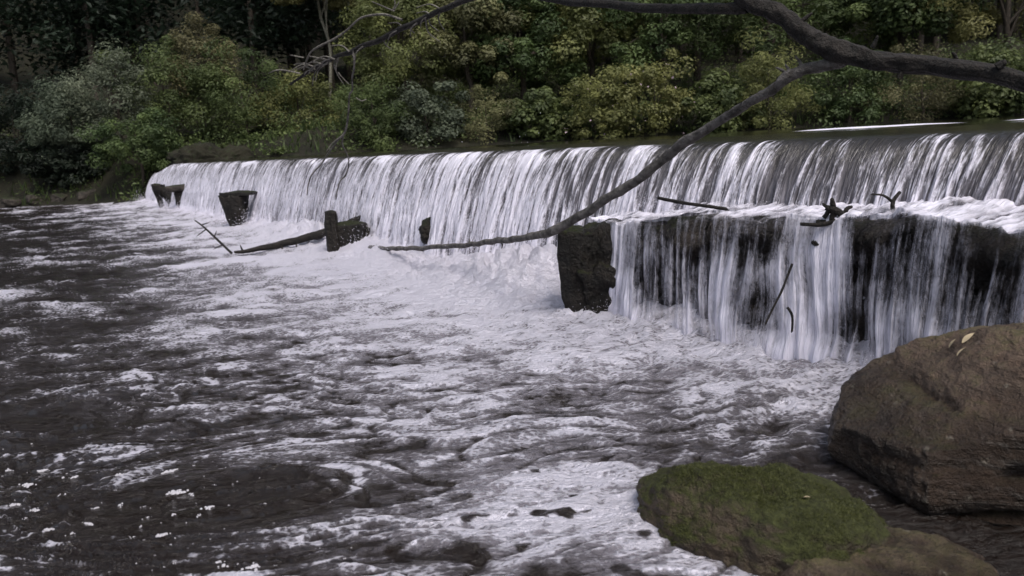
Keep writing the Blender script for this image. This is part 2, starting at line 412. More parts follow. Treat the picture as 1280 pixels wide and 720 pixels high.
# broken apron step: separate courses of rough dark blocks with water-worn faces
LEDGE_Z = 0.88
def ledge_front(t):
    return 0.27 + 0.05 * np.sin(t * 2.3 + 0.4) + 0.06 * pn(np.asarray(t) * 1.6, 2.2, 9)
def ledge_top(t):
    return LEDGE_Z + 0.05 * sstep(-1.6, -2.6, t) - 0.12 * sstep(-0.9, -0.2, t) + 0.045 * pn(np.asarray(t) * 2.1, 7.7, 11) + 0.04 * pn(np.asarray(t) * 6.3, 2.7, 12)
def build_ledge():
    ts = np.arange(-7.0, 0.22, 0.016)
    # section of the step from its back edge over the brow down to the bed
    prof = [(0.98, 0.80, 0), (0.90, 0.0, 1), (0.75, 0.0, 1), (0.60, 0.0, 1), (0.45, 0.0, 1), (0.34, 0.0, 1), (0.27, -0.02, 1), (0.23, -0.06, 1), (0.21, -0.11, 1), (0.22, -0.17, 1), (0.25, -0.23, 1), (0.29, -0.28, 1),
            (0.31, -0.33, 1), (0.32, -0.38, 1), (0.315, -0.43, 1), (0.31, -0.48, 1), (0.30, -0.53, 1), (0.30, -0.58, 1), (0.29, -0.63, 1), (0.285, -0.68, 1), (0.28, -0.74, 1), (0.27, -0.80, 1), (0.26, -0.88, 1), (0.24, -1.0, 1), (0.2, -1.5, 1)]
    nr = len(prof); T = np.broadcast_to(ts, (nr, len(ts))); O = np.empty(T.shape); Z = np.empty(T.shape)
    S = np.arange(nr)[:, None] * 0.055 + 0 * T
    for i, (o, z, rel) in enumerate(prof):
        O[i] = o + (ledge_front(ts) - 0.27) * (1 if i > 2 else 0); Z[i] = (ledge_top(ts) + z) if rel else 0.8
    lum = fbm(T * 2.2, S * 3.0, 5, 170, 0.6); cel = 0.5 - np.abs(pn(T * 3.4, S * 5.2, 175)) * 2; fin = fbm(T * 9, S * 9, 3, 178)
    hang = np.abs(pn(T * 6.5, S * 1.1, 182))
    wgt = sstep(2.5, 7, np.arange(nr))[:, None]
    dsp = 0.15 * lum + 0.08 * cel + 0.06 * fin + 0.08 * hang
    dsp = dsp * (0.35 + 0.65 * wgt)
    O = O - dsp * wgt; Z = Z + dsp * (1 - wgt) * 0.6
    V = np.stack([P0.x + T * WD.x + O * WN.x, P0.y + T * WD.y + O * WN.y, Z], -1).reshape(-1, 3)
    # close the left end
    o = mesh_obj('broken_step', V, grid_faces(nr, len(ts)), MT['ledge']); keep_parent(o, weir)
    V2 = []
    for i in range(nr):
        for k in range(5): V2.append(wp(ts[-1] + 0.03 * math.sin(k * 2.1), O[i, -1] + (1.0 - O[i, -1]) * k / 4, Z[i, -1]))
    o = mesh_obj('step_end', V2, grid_faces(nr, 5), MT['ledge']); keep_parent(o, weir)
build_ledge()

# ------------------------------------------------------------------ water
def steps(a, b, fn):
    v = [a]
    while v[-1] < b: v.append(v[-1] + fn(v[-1]))
    return np.array(v)
def build_upper_fall():
    def st(t):
        d = math.hypot(P0.x + t * WD.x, P0.y + t * WD.y)
        return min(0.035, max(0.0065, 0.00021 * d * d))
    ts = steps(-7.0, 27.4, st)
    # profile: pond approach, lip, fall
    qa = np.linspace(0, 1, 14)[:-1]; qb = np.linspace(0, 1, 46)
    o_p = np.concatenate([2.3 - 1.32 * qa, 0.98 - 0.62 * qb ** 0.9])
    z_p = np.concatenate([1.44 - 0.035 * qa ** 2, 1.405 - 1.46 * (0.10 * qb + 0.90 * qb ** 1.9)])
    s_p = np.concatenate([[0], np.cumsum(np.hypot(np.diff(o_p), np.diff(z_p)))])
    T, S = np.meshgrid(ts, s_p); O = np.broadcast_to(o_p[:, None], T.shape).copy(); Z = np.broadcast_to(z_p[:, None], T.shape).copy()
    q = np.clip((S - s_p[13]) / (s_p[-1] - s_p[13]), 0, 1)            # 0 at lip, 1 at foot
    dt = np.gradient(T, axis=1)
    Tw = T + 0.14 * pn(T * 1.3, S * 1.2, 71) * q + 0.045 * pn(T * 6, S * 2.4, 72) * q + 0.015 * pn(T * 19, S * 5, 70) * q
    band = pn(Tw * 1.1, S * 0.2, 73) * 0.8 + 0.8 * pn(Tw * 3.6, S * 0.4, 74)
    mid = pn(Tw * 6.8, S * 0.5, 75); mid2 = np.minimum(np.abs(pn((Tw + 0.20 * S) * 12, S * 1.3, 78)), np.abs(pn((Tw - 0.16 * S) * 14, S * 1.3, 69)) + 0.04); fine = pn(Tw * 27, S * 1.8, 76); vfine = pn(Tw * 60, S * 3.5, 77)
    rid = np.clip(1 - np.abs(mid) * 3.4, -0.3, 1); ridb = np.clip(1 - np.abs(mid2) * 3.0, -0.3, 1); rid2 = 1 - np.abs(fine) * 2.2
    nearw = sstep(14, 2, T)                                          # strands are told apart on the near half
    amp = (0.30 + 0.70 * q) * sstep(0.0, 0.12, q + 0.02) * 1.25
    disp = amp * (0.05 * band + 0.045 * rid + 0.026 * ridb + 0.012 * rid2 + 0.006 * vfine)
    lip = np.exp(-((S - s_p[13]) / 0.25) ** 2)
    disp = disp + 0.010 * lip * pn(T * 3, S * 2, 79) + 0.006 * pn(T * 2.2, S * 4, 80) * (1 - q)
    # break-up lumps low down
    disp = disp + 0.03 * sstep(0.55, 1, q) * pn(Tw * 8, S * 7, 81)
    nrm_o = -np.gradient(z_p, s_p); nrm_z = np.gradient(o_p, s_p)
    # normal pointing outwards (downstream / up)
    no = np.where(True, nrm_o, 0)[:, None]; nz = nrm_z[:, None]
    Z = Z - 0.30 * sstep(23.0, 27.4, T) * np.clip((2.2 - O) / 1.1, 0, 1) * (Z > 0.2)
    O2 = O - np.abs(no) * disp; Z2 = Z + np.abs(nz) * disp
    con = 1 - 0.45 * sstep(1, 10, T)
    foam = 0.16 + 0.26 * sstep(0.0, 0.5, q) + con * (0.42 * band + 0.40 * (rid - 0.25) + 0.46 * (ridb - 0.25) + 0.16 * (rid2 - 0.5))
    foam = foam + 0.12 * sstep(-0.5, 5, T) + 0.12 * sstep(5, 14, T)
    foam = foam + 0.35 * sstep(0.78, 1.0, q)
    foam = foam * sstep(-0.12, 0.10, (S - s_p[13])) + 0.60 * lip * sstep(0.05, 0.4, pn(T * 1.2, S * 3.0, 82) + 0.4 * pn(T * 7, S * 8, 83)) * sstep(-1, 3, T)  # sky glints along the lip are painted in as extra foam
    V = np.stack([P0.x + T * WD.x + O2 * WN.x, P0.y + T * WD.y + O2 * WN.y, Z2], -1).reshape(-1, 3)
    flow = np.stack([Tw, S, (S - s_p[13]) / (s_p[-1] - s_p[13])], -1).reshape(-1, 3)
    tag(mesh_obj('falling_water', V, grid_faces(len(s_p), len(ts)), MT['fall'], attrs=dict(foam=foam.ravel(), flow=flow)), kind='structure')
build_upper_fall()

VT = [-7, -5, -4, -3.4, -3.15, -3.0, -2.85, -2.7, -2.55, -2.42, -2.3, -2.1, -1.9, -1.7, -1.4, -1.1, -0.85, -0.6, -0.4, -0.2, 0.1, 0.25]
VC = [.65, .65, .6, .6, .54, .54, .70, .54, .74, .48, .66, .95, .88, .60, .64, .60, .60, .75, 1.0, 1.05, .9, .7]
def build_lower_fall():
    ts = np.arange(-7.0, 0.22, 0.0065)
    qa = np.linspace(0, 1, 14)[:-1]; qb = np.linspace(0, 1, 46)
    nr = 13 + 46
    T = np.broadcast_to(ts, (nr, len(ts))).copy()
    fr = ledge_front(ts) - 0.20; top = ledge_top(ts) + 0.05
    O = np.empty_like(T); Z = np.empty_like(T); S = np.empty_like(T)
    dropf = 0.10 + 0.07 * pn(ts * 1.7, 4.4, 91)
    for i, q in enumerate(qa):
        O[i] = 0.80 + (fr - 0.80) * q; Z[i] = top + 0.05 * (1 - q) ** 2; S[i] = 0.5 * q
    for i, q in enumerate(qb):
        O[13 + i] = fr - dropf * q; Z[13 + i] = top - (top + 0.04) * (0.14 * q + 0.86 * q ** 1.7); S[13 + i] = 0.5 + q * 0.95
    q = np.clip((S - 0.5) / 0.95, 0, 1)
    Tw = T + (0.10 * pn(T * 2.2, S * 1.3, 92) + 0.04 * pn(T * 7, S * 3.0, 90)) * q
    patch = fbm(T * 2.6, S * 2.8, 3, 88)
    cov = np.interp(ts, VT, VC)[None, :]
    mid = pn(Tw * 9, S * 0.8, 93); fine = pn(Tw * 26, S * 1.6, 94); rid = 1 - 2.2 * np.abs(mid)
    topz = 1 - sstep(0.0, 0.14, q)
    foam = cov - 0.24 + 0.42 * (rid - 0.5) * (0.4 + q) + 0.5 * fine + 0.35 * pn(Tw * 2.2, S * 0.5, 96) + 0.75 * patch * (0.3 + q)
    # dark overhanging brow under the lip, then threads gather lower down
    brow = sstep(0.02, 0.12, q) * (1 - sstep(0.25, 0.55, q))
    foam = foam - 0.30 * brow * sstep(0.9, 0.5, cov) + 0.28 * sstep(0.45, 1.0, q)
    foam = foam + topz * (-0.02 + 0.9 * pn(T * 3.1, S * 5, 97) + 0.5 * pn(T * 9, S * 12, 95)) + 0.35 * (1 - sstep(0.1, 0.3, S)) + 0.3 * topz * sstep(-1.8, -2.6, T)
    disp = 0.035 * topz * fbm(T * 11, S * 14, 3, 86) + 0.05 * rid * (0.3 + q) + 0.06 * patch * q + 0.015 * fine + 0.03 * sstep(0.5, 1, q) * pn(Tw * 7, S * 6, 98) + 0.02 * topz * pn(T * 8, S * 9, 99)
    O = O - disp * q; Z = Z + disp * (1 - q) * 0.8
    V = np.stack([P0.x + T * WD.x + O * WN.x, P0.y + T * WD.y + O * WN.y, Z], -1).reshape(-1, 3)
    flow = np.stack([Tw + 40, S, np.zeros_like(S)], -1).reshape(-1, 3)
    fc = np.maximum.reduce([foam[:-1, :-1], foam[1:, :-1], foam[:-1, 1:], foam[1:, 1:]])
    keep = fc > -0.25
    V, Fc, at_ = compact(V, grid_faces(nr, len(ts), keep), dict(foam=foam.ravel(), flow=flow))
    tag(mesh_obj('trickling_water', V, Fc, MT['veil'], attrs=at_), kind='structure')
build_lower_fall()

# foam cover of the pool, given as spots on the water (photo read-off turned to metres): pixel x, y, cover
SPOTS = [(20, 275, .35), (90, 275, .5), (180, 268, .95), (10, 300, .02), (90, 300, .12), (180, 300, .45), (260, 300, .95),
         (20, 330, .10), (90, 335, .18), (180, 335, .45), (260, 335, .75), (360, 330, 1.0), (20, 360, .12), (120, 358, .35), (230, 365, .45), (330, 365, .75), (450, 350, 1.05), (560, 350, 1.2), (650, 360, 1.3),
         (20, 395, .22), (110, 390, .30), (220, 395, .55), (330, 395, .6), (450, 395, .85), (560, 395, 1.0), (660, 395, 1.1), (760, 415, .95), (860, 420, .95), (960, 430, 1.0), (1050, 470, 1.05),
         (20, 430, .5), (120, 430, .55), (230, 430, .55), (340, 430, .6), (450, 435, .7), (560, 440, .72), (660, 445, .75), (760, 450, .75), (860, 460, .85), (960, 470, .9),
         (20, 470, .38), (120, 475, .40), (230, 470, .36), (340, 470, .42), (450, 475, .55), (560, 485, .50), (660, 490, .55), (760, 490, .55), (860, 500, .50), (980, 500, .62), (1040, 520, .45),
         (20, 520, .24), (120, 520, .18), (230, 520, .25), (340, 515, .40), (450, 520, .50), (560, 525, .48), (680, 530, .36), (780, 525, .26), (880, 530, .20), (960, 540, .14), (1030, 560, .15),
         (20, 560, .10), (110, 555, .30), (230, 565, .75), (310, 575, .70), (400, 560, .40), (500, 560, .42), (600, 560, .36), (680, 565, .62), (760, 570, .85), (830, 560, .25), (930, 555, .10),
         (20, 610, .10), (120, 610, .05), (230, 620, .00), (320, 610, -.1), (420, 610, .4), (500, 620, .45), (560, 620, .80), (640, 610, .95), (720, 620, 1.0), (790, 620, .95),
         (20, 650, .05), (120, 650, .05), (230, 650, .05), (330, 650, .15), (420, 650, .30), (480, 665, .35), (560, 660, .60), (625, 650, .25), (660, 680, -.25), (700, 655, .8), (790, 670, 1.0),
         (20, 700, .25), (120, 700, .25), (230, 700, .25), (340, 695, .38), (440, 700, .35), (530, 705, .45), (600, 712, .55), (655, 708, .1), (745, 692, -.1), (700, 715, .6), (780, 705, .95), (830, 715, .9),
         (1085, 640, .55), (1180, 672, .05), (1270, 700, -.2), (1110, 600, -.1), (1140, 690, -.3), (1230, 660, -.3)]
SPW = np.array([(*onz(x, y)[:2], c) for x, y, c in SPOTS])
def rbf(X, Y):
    num = np.zeros_like(X); den = np.zeros_like(X)
    r = np.hypot(X, Y)
    for sx, sy, c in SPW:
        rr = math.hypot(sx, sy)
        sig = 0.075 * rr
        # spots widen along the line of equal distance
        ux, uy = sx / rr, sy / rr
        dr = (X - sx) * ux + (Y - sy) * uy; dl = -(X - sx) * uy + (Y - sy) * ux
        sr = max(0.035 * rr * rr, 0.12); 
        wgt = np.exp(-0.5 * ((dl / sig) ** 2 + (dr / sr) ** 2)) + 1e-9
        num += wgt * c; den += wgt
    return num / den
SW = onz(345, 612)           # eddy in the dark water
PATCH = onz(715, 640)
def pool_fields(X, Y):
    t, o = to_wo(X, Y)
    foot = np.where(t < 0.1, 0.20, 0.42)
    d = np.maximum(foot - o, 0)                       # distance from the foot of the fall
    cov = rbf(X, Y)
    turb = np.exp(-d / 1.3)
    r = np.hypot(X, Y)
    open_ = sstep(5.5, 12, r) * (1 - np.exp(-d / 2.5))  # choppier open water out to the left
    wx = X + 0.25 * pn(X * 1.1, Y * 1.1, 101); wy = Y + 0.25 * pn(X * 1.1, Y * 1.1, 102)
    big = fbm(wx * 1.3, wy * 1.7, 3, 110); bil = 0.5 - np.abs(fbm(wx * 2.6, wy * 3.2, 4, 115))
    str1 = fbm(wx * 0.9, wy * 2.6, 4, 120); str2 = fbm(wx * 3.0, wy * 7.5, 4, 125)
    swell = 0.6 - 1.6 * np.abs(fbm(wx * 0.45, wy * 1.15, 3, 128))
    chop = 0.040 + 0.030 * sstep(3.5, 8, r)
    z = (0.05 * turb + 0.12 * turb * bil + 0.08 * turb * big) + chop * (str1 * 0.9 + 0.35 * str2) * (1 - 0.5 * turb) + 0.055 * open_ * swell
    z = z + 0.05 * np.exp(-d / 0.35)
    boil = np.exp(-((t - 1.4) / 1.3) ** 2) * np.exp(-(d / 0.75) ** 2) + 0.7 * np.exp(-((t - 7.5) / 3.5) ** 2) * np.exp(-(d / 0.5) ** 2)
    z = z + boil * (0.20 + 0.28 * bil + 0.10 * fbm(wx * 6, wy * 6, 3, 119))
    calm = np.exp(-(((X - SW.x) / 0.75) ** 2 + ((Y - SW.y) / 0.30) ** 2) ** 2)
    z = z * (1 - 0.8 * calm)
    rr = np.sqrt(((X - SW.x + 0.15) / 1.0) ** 2 + ((Y - SW.y - 0.02) / 0.50) ** 2)
    east = sstep(-0.1, 0.35, X - SW.x + 0.1)
    z = z + 0.012 * np.sin(rr * 34) * np.exp(-((rr - 0.42) / 0.16) ** 2) * east
    ex, ey = X - SW.x + 0.1, (Y - SW.y) / 0.55
    er = np.hypot(ex, ey); ea = 2.6 * np.exp(-(er / 0.75) ** 2)
    sx, sy = ex * np.cos(ea) - ey * np.sin(ea), ex * np.sin(ea) + ey * np.cos(ea)
    inx = np.exp(-(er / 1.0) ** 4)
    gx = (wx - SW.x) * (1 - inx) + (er * 1.1) * inx; gy = (wy - SW.y) * (1 - inx) + (0.5 * er + 0.15 * np.sin(np.arctan2(ey, ex))) * inx
    l1 = np.exp(-(pn(gx * 1.5, gy * 3.6, 151) / 0.045) ** 2); l2 = np.exp(-(pn(gx * 2.6 + 3, gy * 6.0, 152) / 0.06) ** 2)
    l3 = np.exp(-(pn(gx * 2.1 + 9, gy * 4.6, 153) / 0.05) ** 2) * sstep(-0.1, 0.25, pn(X * 0.8, Y * 1.4, 154))
    nearm = sstep(8, 5, r) * (1 - turb)
    z = z + nearm * (0.016 * l1 - 0.012 * l2)
    streak = fbm(wx * 2.4, wy * 5.2, 5, 130, 0.6)
    far = fbm(wx * 0.55, wy * 1.0, 5, 137, 0.55)
    foam = cov + (0.55 * streak * (1 - 0.5 * turb) + 0.30 * str1 + 0.15 * bil) * (1 - 0.55 * open_) + open_ * (0.75 * far + 0.35 * swell - 0.15)
    foam = foam + (2.0 + 2.5 * sstep(4, 9, r)) * z * (1 - turb) * (1 - 0.4 * open_)
    foam = foam - 0.14 * sstep(9, 6, r) * (1 - turb) - 0.45 * calm + nearm * (0.5 * l3 - 0.55 * l2 * sstep(0.25, 0.5, cov) + 0.25 * l1)
    wob = 0.05 * pn(X * 4, Y * 4, 133) + 0.02 * pn(X * 13, Y * 13, 134)
    for rk, wk, ak in ((0.40, 0.03, .55), (0.53, 0.045, .8), (0.30, 0.02, .3)):
        foam = foam + ak * east * np.exp(-((rr + wob - rk) / wk) ** 2) * sstep(-0.35, 0.15, pn(X * 3.2, Y * 3.2, 135))  # bright reflection bands round the eddy, painted in as foam arcs
    foam = foam - 0.7 * east * np.exp(-((rr + wob - 0.465) / 0.022) ** 2)
    pat = np.exp(-(((X - PATCH.x) / 0.52 + 0.5 * pn(X * 3, Y * 3, 155)) ** 2 + ((Y - PATCH.y) / 0.46 + 0.6 * pn(X * 3.5, Y * 3.5, 156)) ** 2) ** 2)
    hole = sstep(0.26, 0.36, fbm(X * 3.2, Y * 4.2, 3, 157))
    foam = foam * (1 - 0.6 * pat) + pat * (0.72 - 1.1 * hole + 0.35 * fbm(X * 9, Y * 12, 4, 158, 0.6)); cov = cov * (1 - pat) + pat * (0.8 - 0.7 * hole)
    return z, foam, cov
def build_pool():
    th = np.concatenate([np.linspace(-110, -39, 60)[:-1], np.linspace(-39, 40, 680), np.linspace(40, 110, 50)[1:]]) * math.pi / 180
    rs = steps(1.2, 46.0, lambda r: min(0.14, max(0.008, 0.0013 * r * r)))
    TH, RR = np.meshgrid(th, rs)
    X = RR * np.sin(TH); Y = RR * np.cos(TH)
    z, foam, cov = pool_fields(X, Y)
    grain = 1 - 0.55 * sstep(5.5, 12, RR)
    t, o = to_wo(X, Y)
    keep = (o < 0.85)[:-1, :-1] & (poly_dist(X, Y, POOL) < 1.6)[:-1, :-1]
    V = np.stack([X, Y, z], -1).reshape(-1, 3)
    V, Fc, at_ = compact(V, grid_faces(len(rs), len(th), keep), dict(foam=foam.ravel(), grain=grain.ravel(), cover=cov.ravel()))
    tag(mesh_obj('pool_water', V, Fc[:, ::-1], MT['pool'], attrs=at_), kind='structure')
build_pool()

def build_pond():
    ts = np.concatenate([np.linspace(-9, 8, 140), np.linspace(8, 31, 80)[1:]]); os_ = np.concatenate([np.linspace(2.25, 8, 40), np.linspace(8, 70, 60)[1:]])
    T, O = np.meshgrid(ts, os_)
    X = P0.x + T * WD.x + O * WN.x; Y = P0.y + T * WD.y + O * WN.y
    Z = 1.44 + 0.008 * fbm(X * 1.2, Y * 2.0, 3, 140) * sstep(2.3, 3.2, O)
    # a lone standing wave with foam just above the crest
    wob = 0.35 * pn(X * 1.5, Y * 1.5, 145)
    f = np.exp(-(((X - 4.25) / 0.85) ** 2 + ((Y - 9.3 + wob) / 0.9) ** 2) ** 2)
    f2 = np.exp(-(((X - 5.3) / 0.5) ** 2 + ((Y - 7.6 + wob) / 0.5) ** 2) ** 2)
    Z = Z + 0.02 * (f + f2); foam = (f + f2) * 1.3
    V = np.stack([X, Y, Z], -1).reshape(-1, 3)
    tag(mesh_obj('river_water', V, grid_faces(len(os_), len(ts))[:, ::-1], MT['pond'], attrs=dict(foam=foam.ravel())), kind='structure')
build_pond()

# floating clots of froth on the dark water and spray thrown up at the foot of the fall
def build_froth():
    r = np.random.RandomState(8)
    V = []; Fc = []; k = 0
    spots = [(15, 632, 9), (35, 607, 10), (75, 617, 7), (45, 640, 7), (60, 662, 8), (90, 664, 6), (110, 650, 9), (215, 592, 11), (220, 615, 12), (240, 618, 7), (268, 606, 5), (262, 637, 10), (205, 672, 9),
             (120, 637, 6), (55, 585, 9), (150, 632, 6), (218, 642, 6), (185, 644, 5), (270, 703, 14), (315, 710, 12), (205, 706, 8), (150, 600, 6), (10, 585, 7), (175, 655, 5), (95, 600, 8)]
    for i in range(80):
        spots.append((r.uniform(0, 470), r.uniform(550, 715), r.uniform(1.2, 3.0) * (1.8 if r.rand() < .15 else 1)))
    ring = [(math.cos(q * math.pi / 3), math.sin(q * math.pi / 3)) for q in range(6)]
    for x, y, s in spots:
        c = onz(x, y); R = s / FPX * c.y
        z0 = float(pool_fields(np.array([c.x]), np.array([c.y]))[0][0])
        m = int(max(3, 26 * (s / 9.0) ** 1.3))
        e = r.uniform(0.5, 0.8); tw = r.uniform(-.4, .4)
        for _ in range(m):
            rho = R * abs(r.randn()) * 0.55; al = r.rand() * 6.28
            bx, by = rho * math.cos(al), rho * math.sin(al) * e
            cx, cy = c.x + bx * math.cos(tw) - by * math.sin(tw), c.y + bx * math.sin(tw) + by * math.cos(tw)
            br_ = max(0.0018, R * r.uniform(0.10, 0.26)); hh = br_ * r.uniform(.35, .7)
            for fr_, fz in ((1.0, -0.003), (0.72, hh * .7)):
                for ux, uy in ring: V.append((cx + br_ * fr_ * ux, cy + br_ * fr_ * uy, z0 + fz))
            V.append((cx, cy, z0 + hh))
            for j in range(6):
                q = (j + 1) % 6
                Fc += [(k + j, k + q, k + 6 + q), (k + j, k + 6 + q, k + 6 + j), (k + 6 + j, k + 6 + q, k + 12)]
            k += 13
    tag(mesh_obj('froth', V, Fc, MT['froth']), label='small clots of white froth floating on the dark water', cat='froth', kind='stuff')
build_froth()
def build_spray():
    r = np.random.RandomState(12)
    n = 42000
    t = np.concatenate([r.uniform(-0.5, 9, n * 6 // 10), r.uniform(9, 27, n * 3 // 10), r.uniform(-7, 0.1, n - n * 6 // 10 - n * 3 // 10)])
    burst = np.round(t * 2.3) / 2.3; t = np.where(r.rand(n) < .55, burst + 0.09 * r.randn(n) + 0.1 * np.sin(burst * 9), t)
    o = np.where(t < 0.1, 0.02, 0.30) - np.abs(r.randn(n)) * 0.17
    z = np.abs(r.randn(n)) * (0.16 + 0.22 * np.exp(-((t - 1.5) / 1.4) ** 2)) * (0.5 + 1.0 * np.clip(pn(t * 1.3, 0.5, 150) + 0.3, 0, 1)) + 0.02
    k = r.rand(n) < 0.5
    onstep = (t < 0.1) & k
    o = np.where(onstep, 0.70 - np.abs(r.randn(n)) * 0.13, o); z = np.where(onstep, 0.90 + np.abs(r.randn(n)) * 0.05, z)
    s = r.uniform(0.0012, 0.0050, n) * np.clip(np.hypot(P0.x + t * WD.x, P0.y + t * WD.y) / 9.0, 0.7, 2.0)
    C = np.stack([P0.x + t * WD.x + o * WN.x, P0.y + t * WD.y + o * WN.y, z], 1)
    tet = np.array([(1, 1, 1), (-1, -1, 1), (-1, 1, -1), (1, -1, -1)], float) * 0.7
    A = r.randn(n, 3, 3); Q, _ = np.linalg.qr(A)
    V = C[:, None, :] + s[:, None, None] * np.einsum('nij,kj->nki', Q, tet)
    Fc = (np.arange(n)[:, None, None] * 4 + np.array([(0, 1, 2), (0, 3, 1), (0, 2, 3), (1, 3, 2)])[None]).reshape(-1, 3)
    tag(mesh_obj('spray', V.reshape(-1, 3), Fc, MT['foam'], smooth=False), label='fine white spray thrown up along the foot of the falls', cat='spray', kind='stuff')
build_spray()

# ------------------------------------------------------------------ rocks
def rock(name, size, mat, seed, parent=None, sub=5, rough=0.10, power=2.6, strata=0.0, cracks=(), planes=0, pdist=(0.72, 0.95), cuts=(), fine=0.12):
    bm = bmesh.new(); bmesh.ops.create_icosphere(bm, subdivisions=sub, radius=1.0)
    P = np.array([v.co[:] for v in bm.verts]); Fc = np.array([[v.index for v in f.verts] for f in bm.faces]); bm.free()
    N = P.copy()
    L = (np.abs(P) ** power).sum(1) ** (1 / power); P = P / L[:, None]
    rng = np.random.RandomState(seed)
    cutl = list(cuts)
    for _ in range(planes):
        v = rng.randn(3); v /= np.linalg.norm(v); cutl.append((*v, rng.uniform(*pdist)))
    for cx, cy, cz, dd in cutl:
        nv = np.array([cx, cy, cz], float); nv /= np.linalg.norm(nv)
        e = P @ nv - dd; P = P - np.where(e > 0, e * 0.93, 0)[:, None] * nv
    S = np.array(size); Q = P * S
    off = rng.rand(3) * 30
    m = float(np.mean(S))
    d = rough * m * (n3(Q / m + off, 1.3, seed) + 0.5 * n3(Q / m + off, 3.1, seed + 3) + 0.25 * n3(Q / m + off, 7.5, seed + 6) + fine * n3(Q / m + off, 18, seed + 9) + fine * 0.6 * n3(Q / m + off, 40, seed + 10))
    if strata:
        zz = Q[:, 2] / m + 0.25 * n3(Q / m + off, 1.0, seed + 12) + 0.12 * Q[:, 0] / m
        d = d + strata * m * (pn(zz * 5.0, 0.3 + 0 * zz, seed + 15) + 0.6 * pn(zz * 13.0, 0.7 + 0.5 * Q[:, 0] / m, seed + 16))
    for z0, sl_, x0, x1, dep, wd in cracks:
        u = Q[:, 2] - (z0 + sl_ * Q[:, 0] + 0.035 * n3(Q + off, 3.0, seed + 18) + 0.02 * n3(Q + off, 9.0, seed + 21))
        k = sstep(x0, x0 + 0.12, Q[:, 0]) * sstep(x1, x1 - 0.12, Q[:, 0])
        wv = wd * (0.7 + 0.9 * np.clip(n3(Q + off, 5.0, seed + 24) + .3, 0, 1))
        d = d - dep * k * np.exp(-np.abs(u) / wv) 
    return mesh_obj(name, Q + N * d[:, None], Fc, mat, parent)

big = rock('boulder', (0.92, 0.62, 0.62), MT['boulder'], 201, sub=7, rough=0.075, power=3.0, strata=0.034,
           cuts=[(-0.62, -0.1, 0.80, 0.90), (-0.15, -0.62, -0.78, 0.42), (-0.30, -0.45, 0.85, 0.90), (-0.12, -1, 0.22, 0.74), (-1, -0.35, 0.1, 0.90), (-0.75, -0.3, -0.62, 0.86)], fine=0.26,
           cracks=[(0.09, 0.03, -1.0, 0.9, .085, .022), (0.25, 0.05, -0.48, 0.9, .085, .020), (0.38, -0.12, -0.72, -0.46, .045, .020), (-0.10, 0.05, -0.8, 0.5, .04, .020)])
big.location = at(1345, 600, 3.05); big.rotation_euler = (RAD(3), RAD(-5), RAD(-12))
tag(big, 'large cracked brown boulder standing in the water at the right edge', 'boulder')
mos = rock('boulder', (0.38, 0.50, 0.32), MT['moss'], 231, sub=6, rough=0.20, power=2.5, strata=0.012, planes=6, pdist=(0.75, 0.95), fine=0.2,
           cracks=[(0.06, 0.25, -0.1, 0.4, .05, .03)])
mos.location = at(940, 690, 2.85); mos.rotation_euler = (RAD(-4), RAD(19), RAD(38))
tag(mos, 'low green mossy boulder left of the big brown boulder', 'boulder')
def moss_tufts(o, n, seed):
    me = o.data; rng = np.random.RandomState(seed)
    co = np.empty(len(me.vertices) * 3, np.float32); me.vertices.foreach_get('co', co); co = co.reshape(-1, 3)
    tri = np.empty(len(me.polygons) * 3, np.int32); me.polygons.foreach_get('vertices', tri); tri = tri.reshape(-1, 3)
    A, B, C_ = co[tri[:, 0]], co[tri[:, 1]], co[tri[:, 2]]
    nr = np.cross(B - A, C_ - A); ar = np.linalg.norm(nr, axis=1); nr /= ar[:, None] + 1e-12
    cen = (A + B + C_) / 3
    wgt = ar * np.clip(nr[:, 2] + 0.15, 0, 1) * np.clip(0.30 + 2.4 * n3(cen, 3.0, seed) + 1.0 * n3(cen, 9.0, seed + 5) - 1.3 * cen[:, 0], 0.0, 1) ** 1.5
    k = rng.choice(len(tri), n, p=wgt / wgt.sum())
    u = rng.rand(n, 2); u = np.where((u.sum(1) > 1)[:, None], 1 - u, u)
    P = A[k] + (B[k] - A[k]) * u[:, :1] + (C_[k] - A[k]) * u[:, 1:]
    d = nr[k] + 0.7 * rng.randn(n, 3); d /= np.linalg.norm(d, axis=1)[:, None]
    s_ = np.cross(d, rng.randn(n, 3)); s_ /= np.linalg.norm(s_, axis=1)[:, None]
    L = rng.uniform(.004, .013, n)[:, None]
    V = np.stack([P - s_ * .0015 - d * .002, P + s_ * .0015 - d * .002, P + d * L], 1)
    c = mesh_obj('moss', V.reshape(-1, 3), np.arange(n * 3).reshape(-1, 3), MT['l_moss'], o, attrs=dict(tint=np.repeat(rng.rand(n), 3)), smooth=False); c['kind'] = 'stuff'
moss_tufts(mos, 24000, 3)
frt = rock('boulder', (0.48, 0.40, 0.24), MT['dryrock'], 262, sub=6, rough=0.12, power=2.5, planes=6, fine=.2)
frt.location = at(1085, 768, 2.40); frt.rotation_euler = (0, RAD(6), RAD(-20))
tag(frt, 'smooth bare brown rock in front of the mossy boulder at the bottom edge', 'boulder')

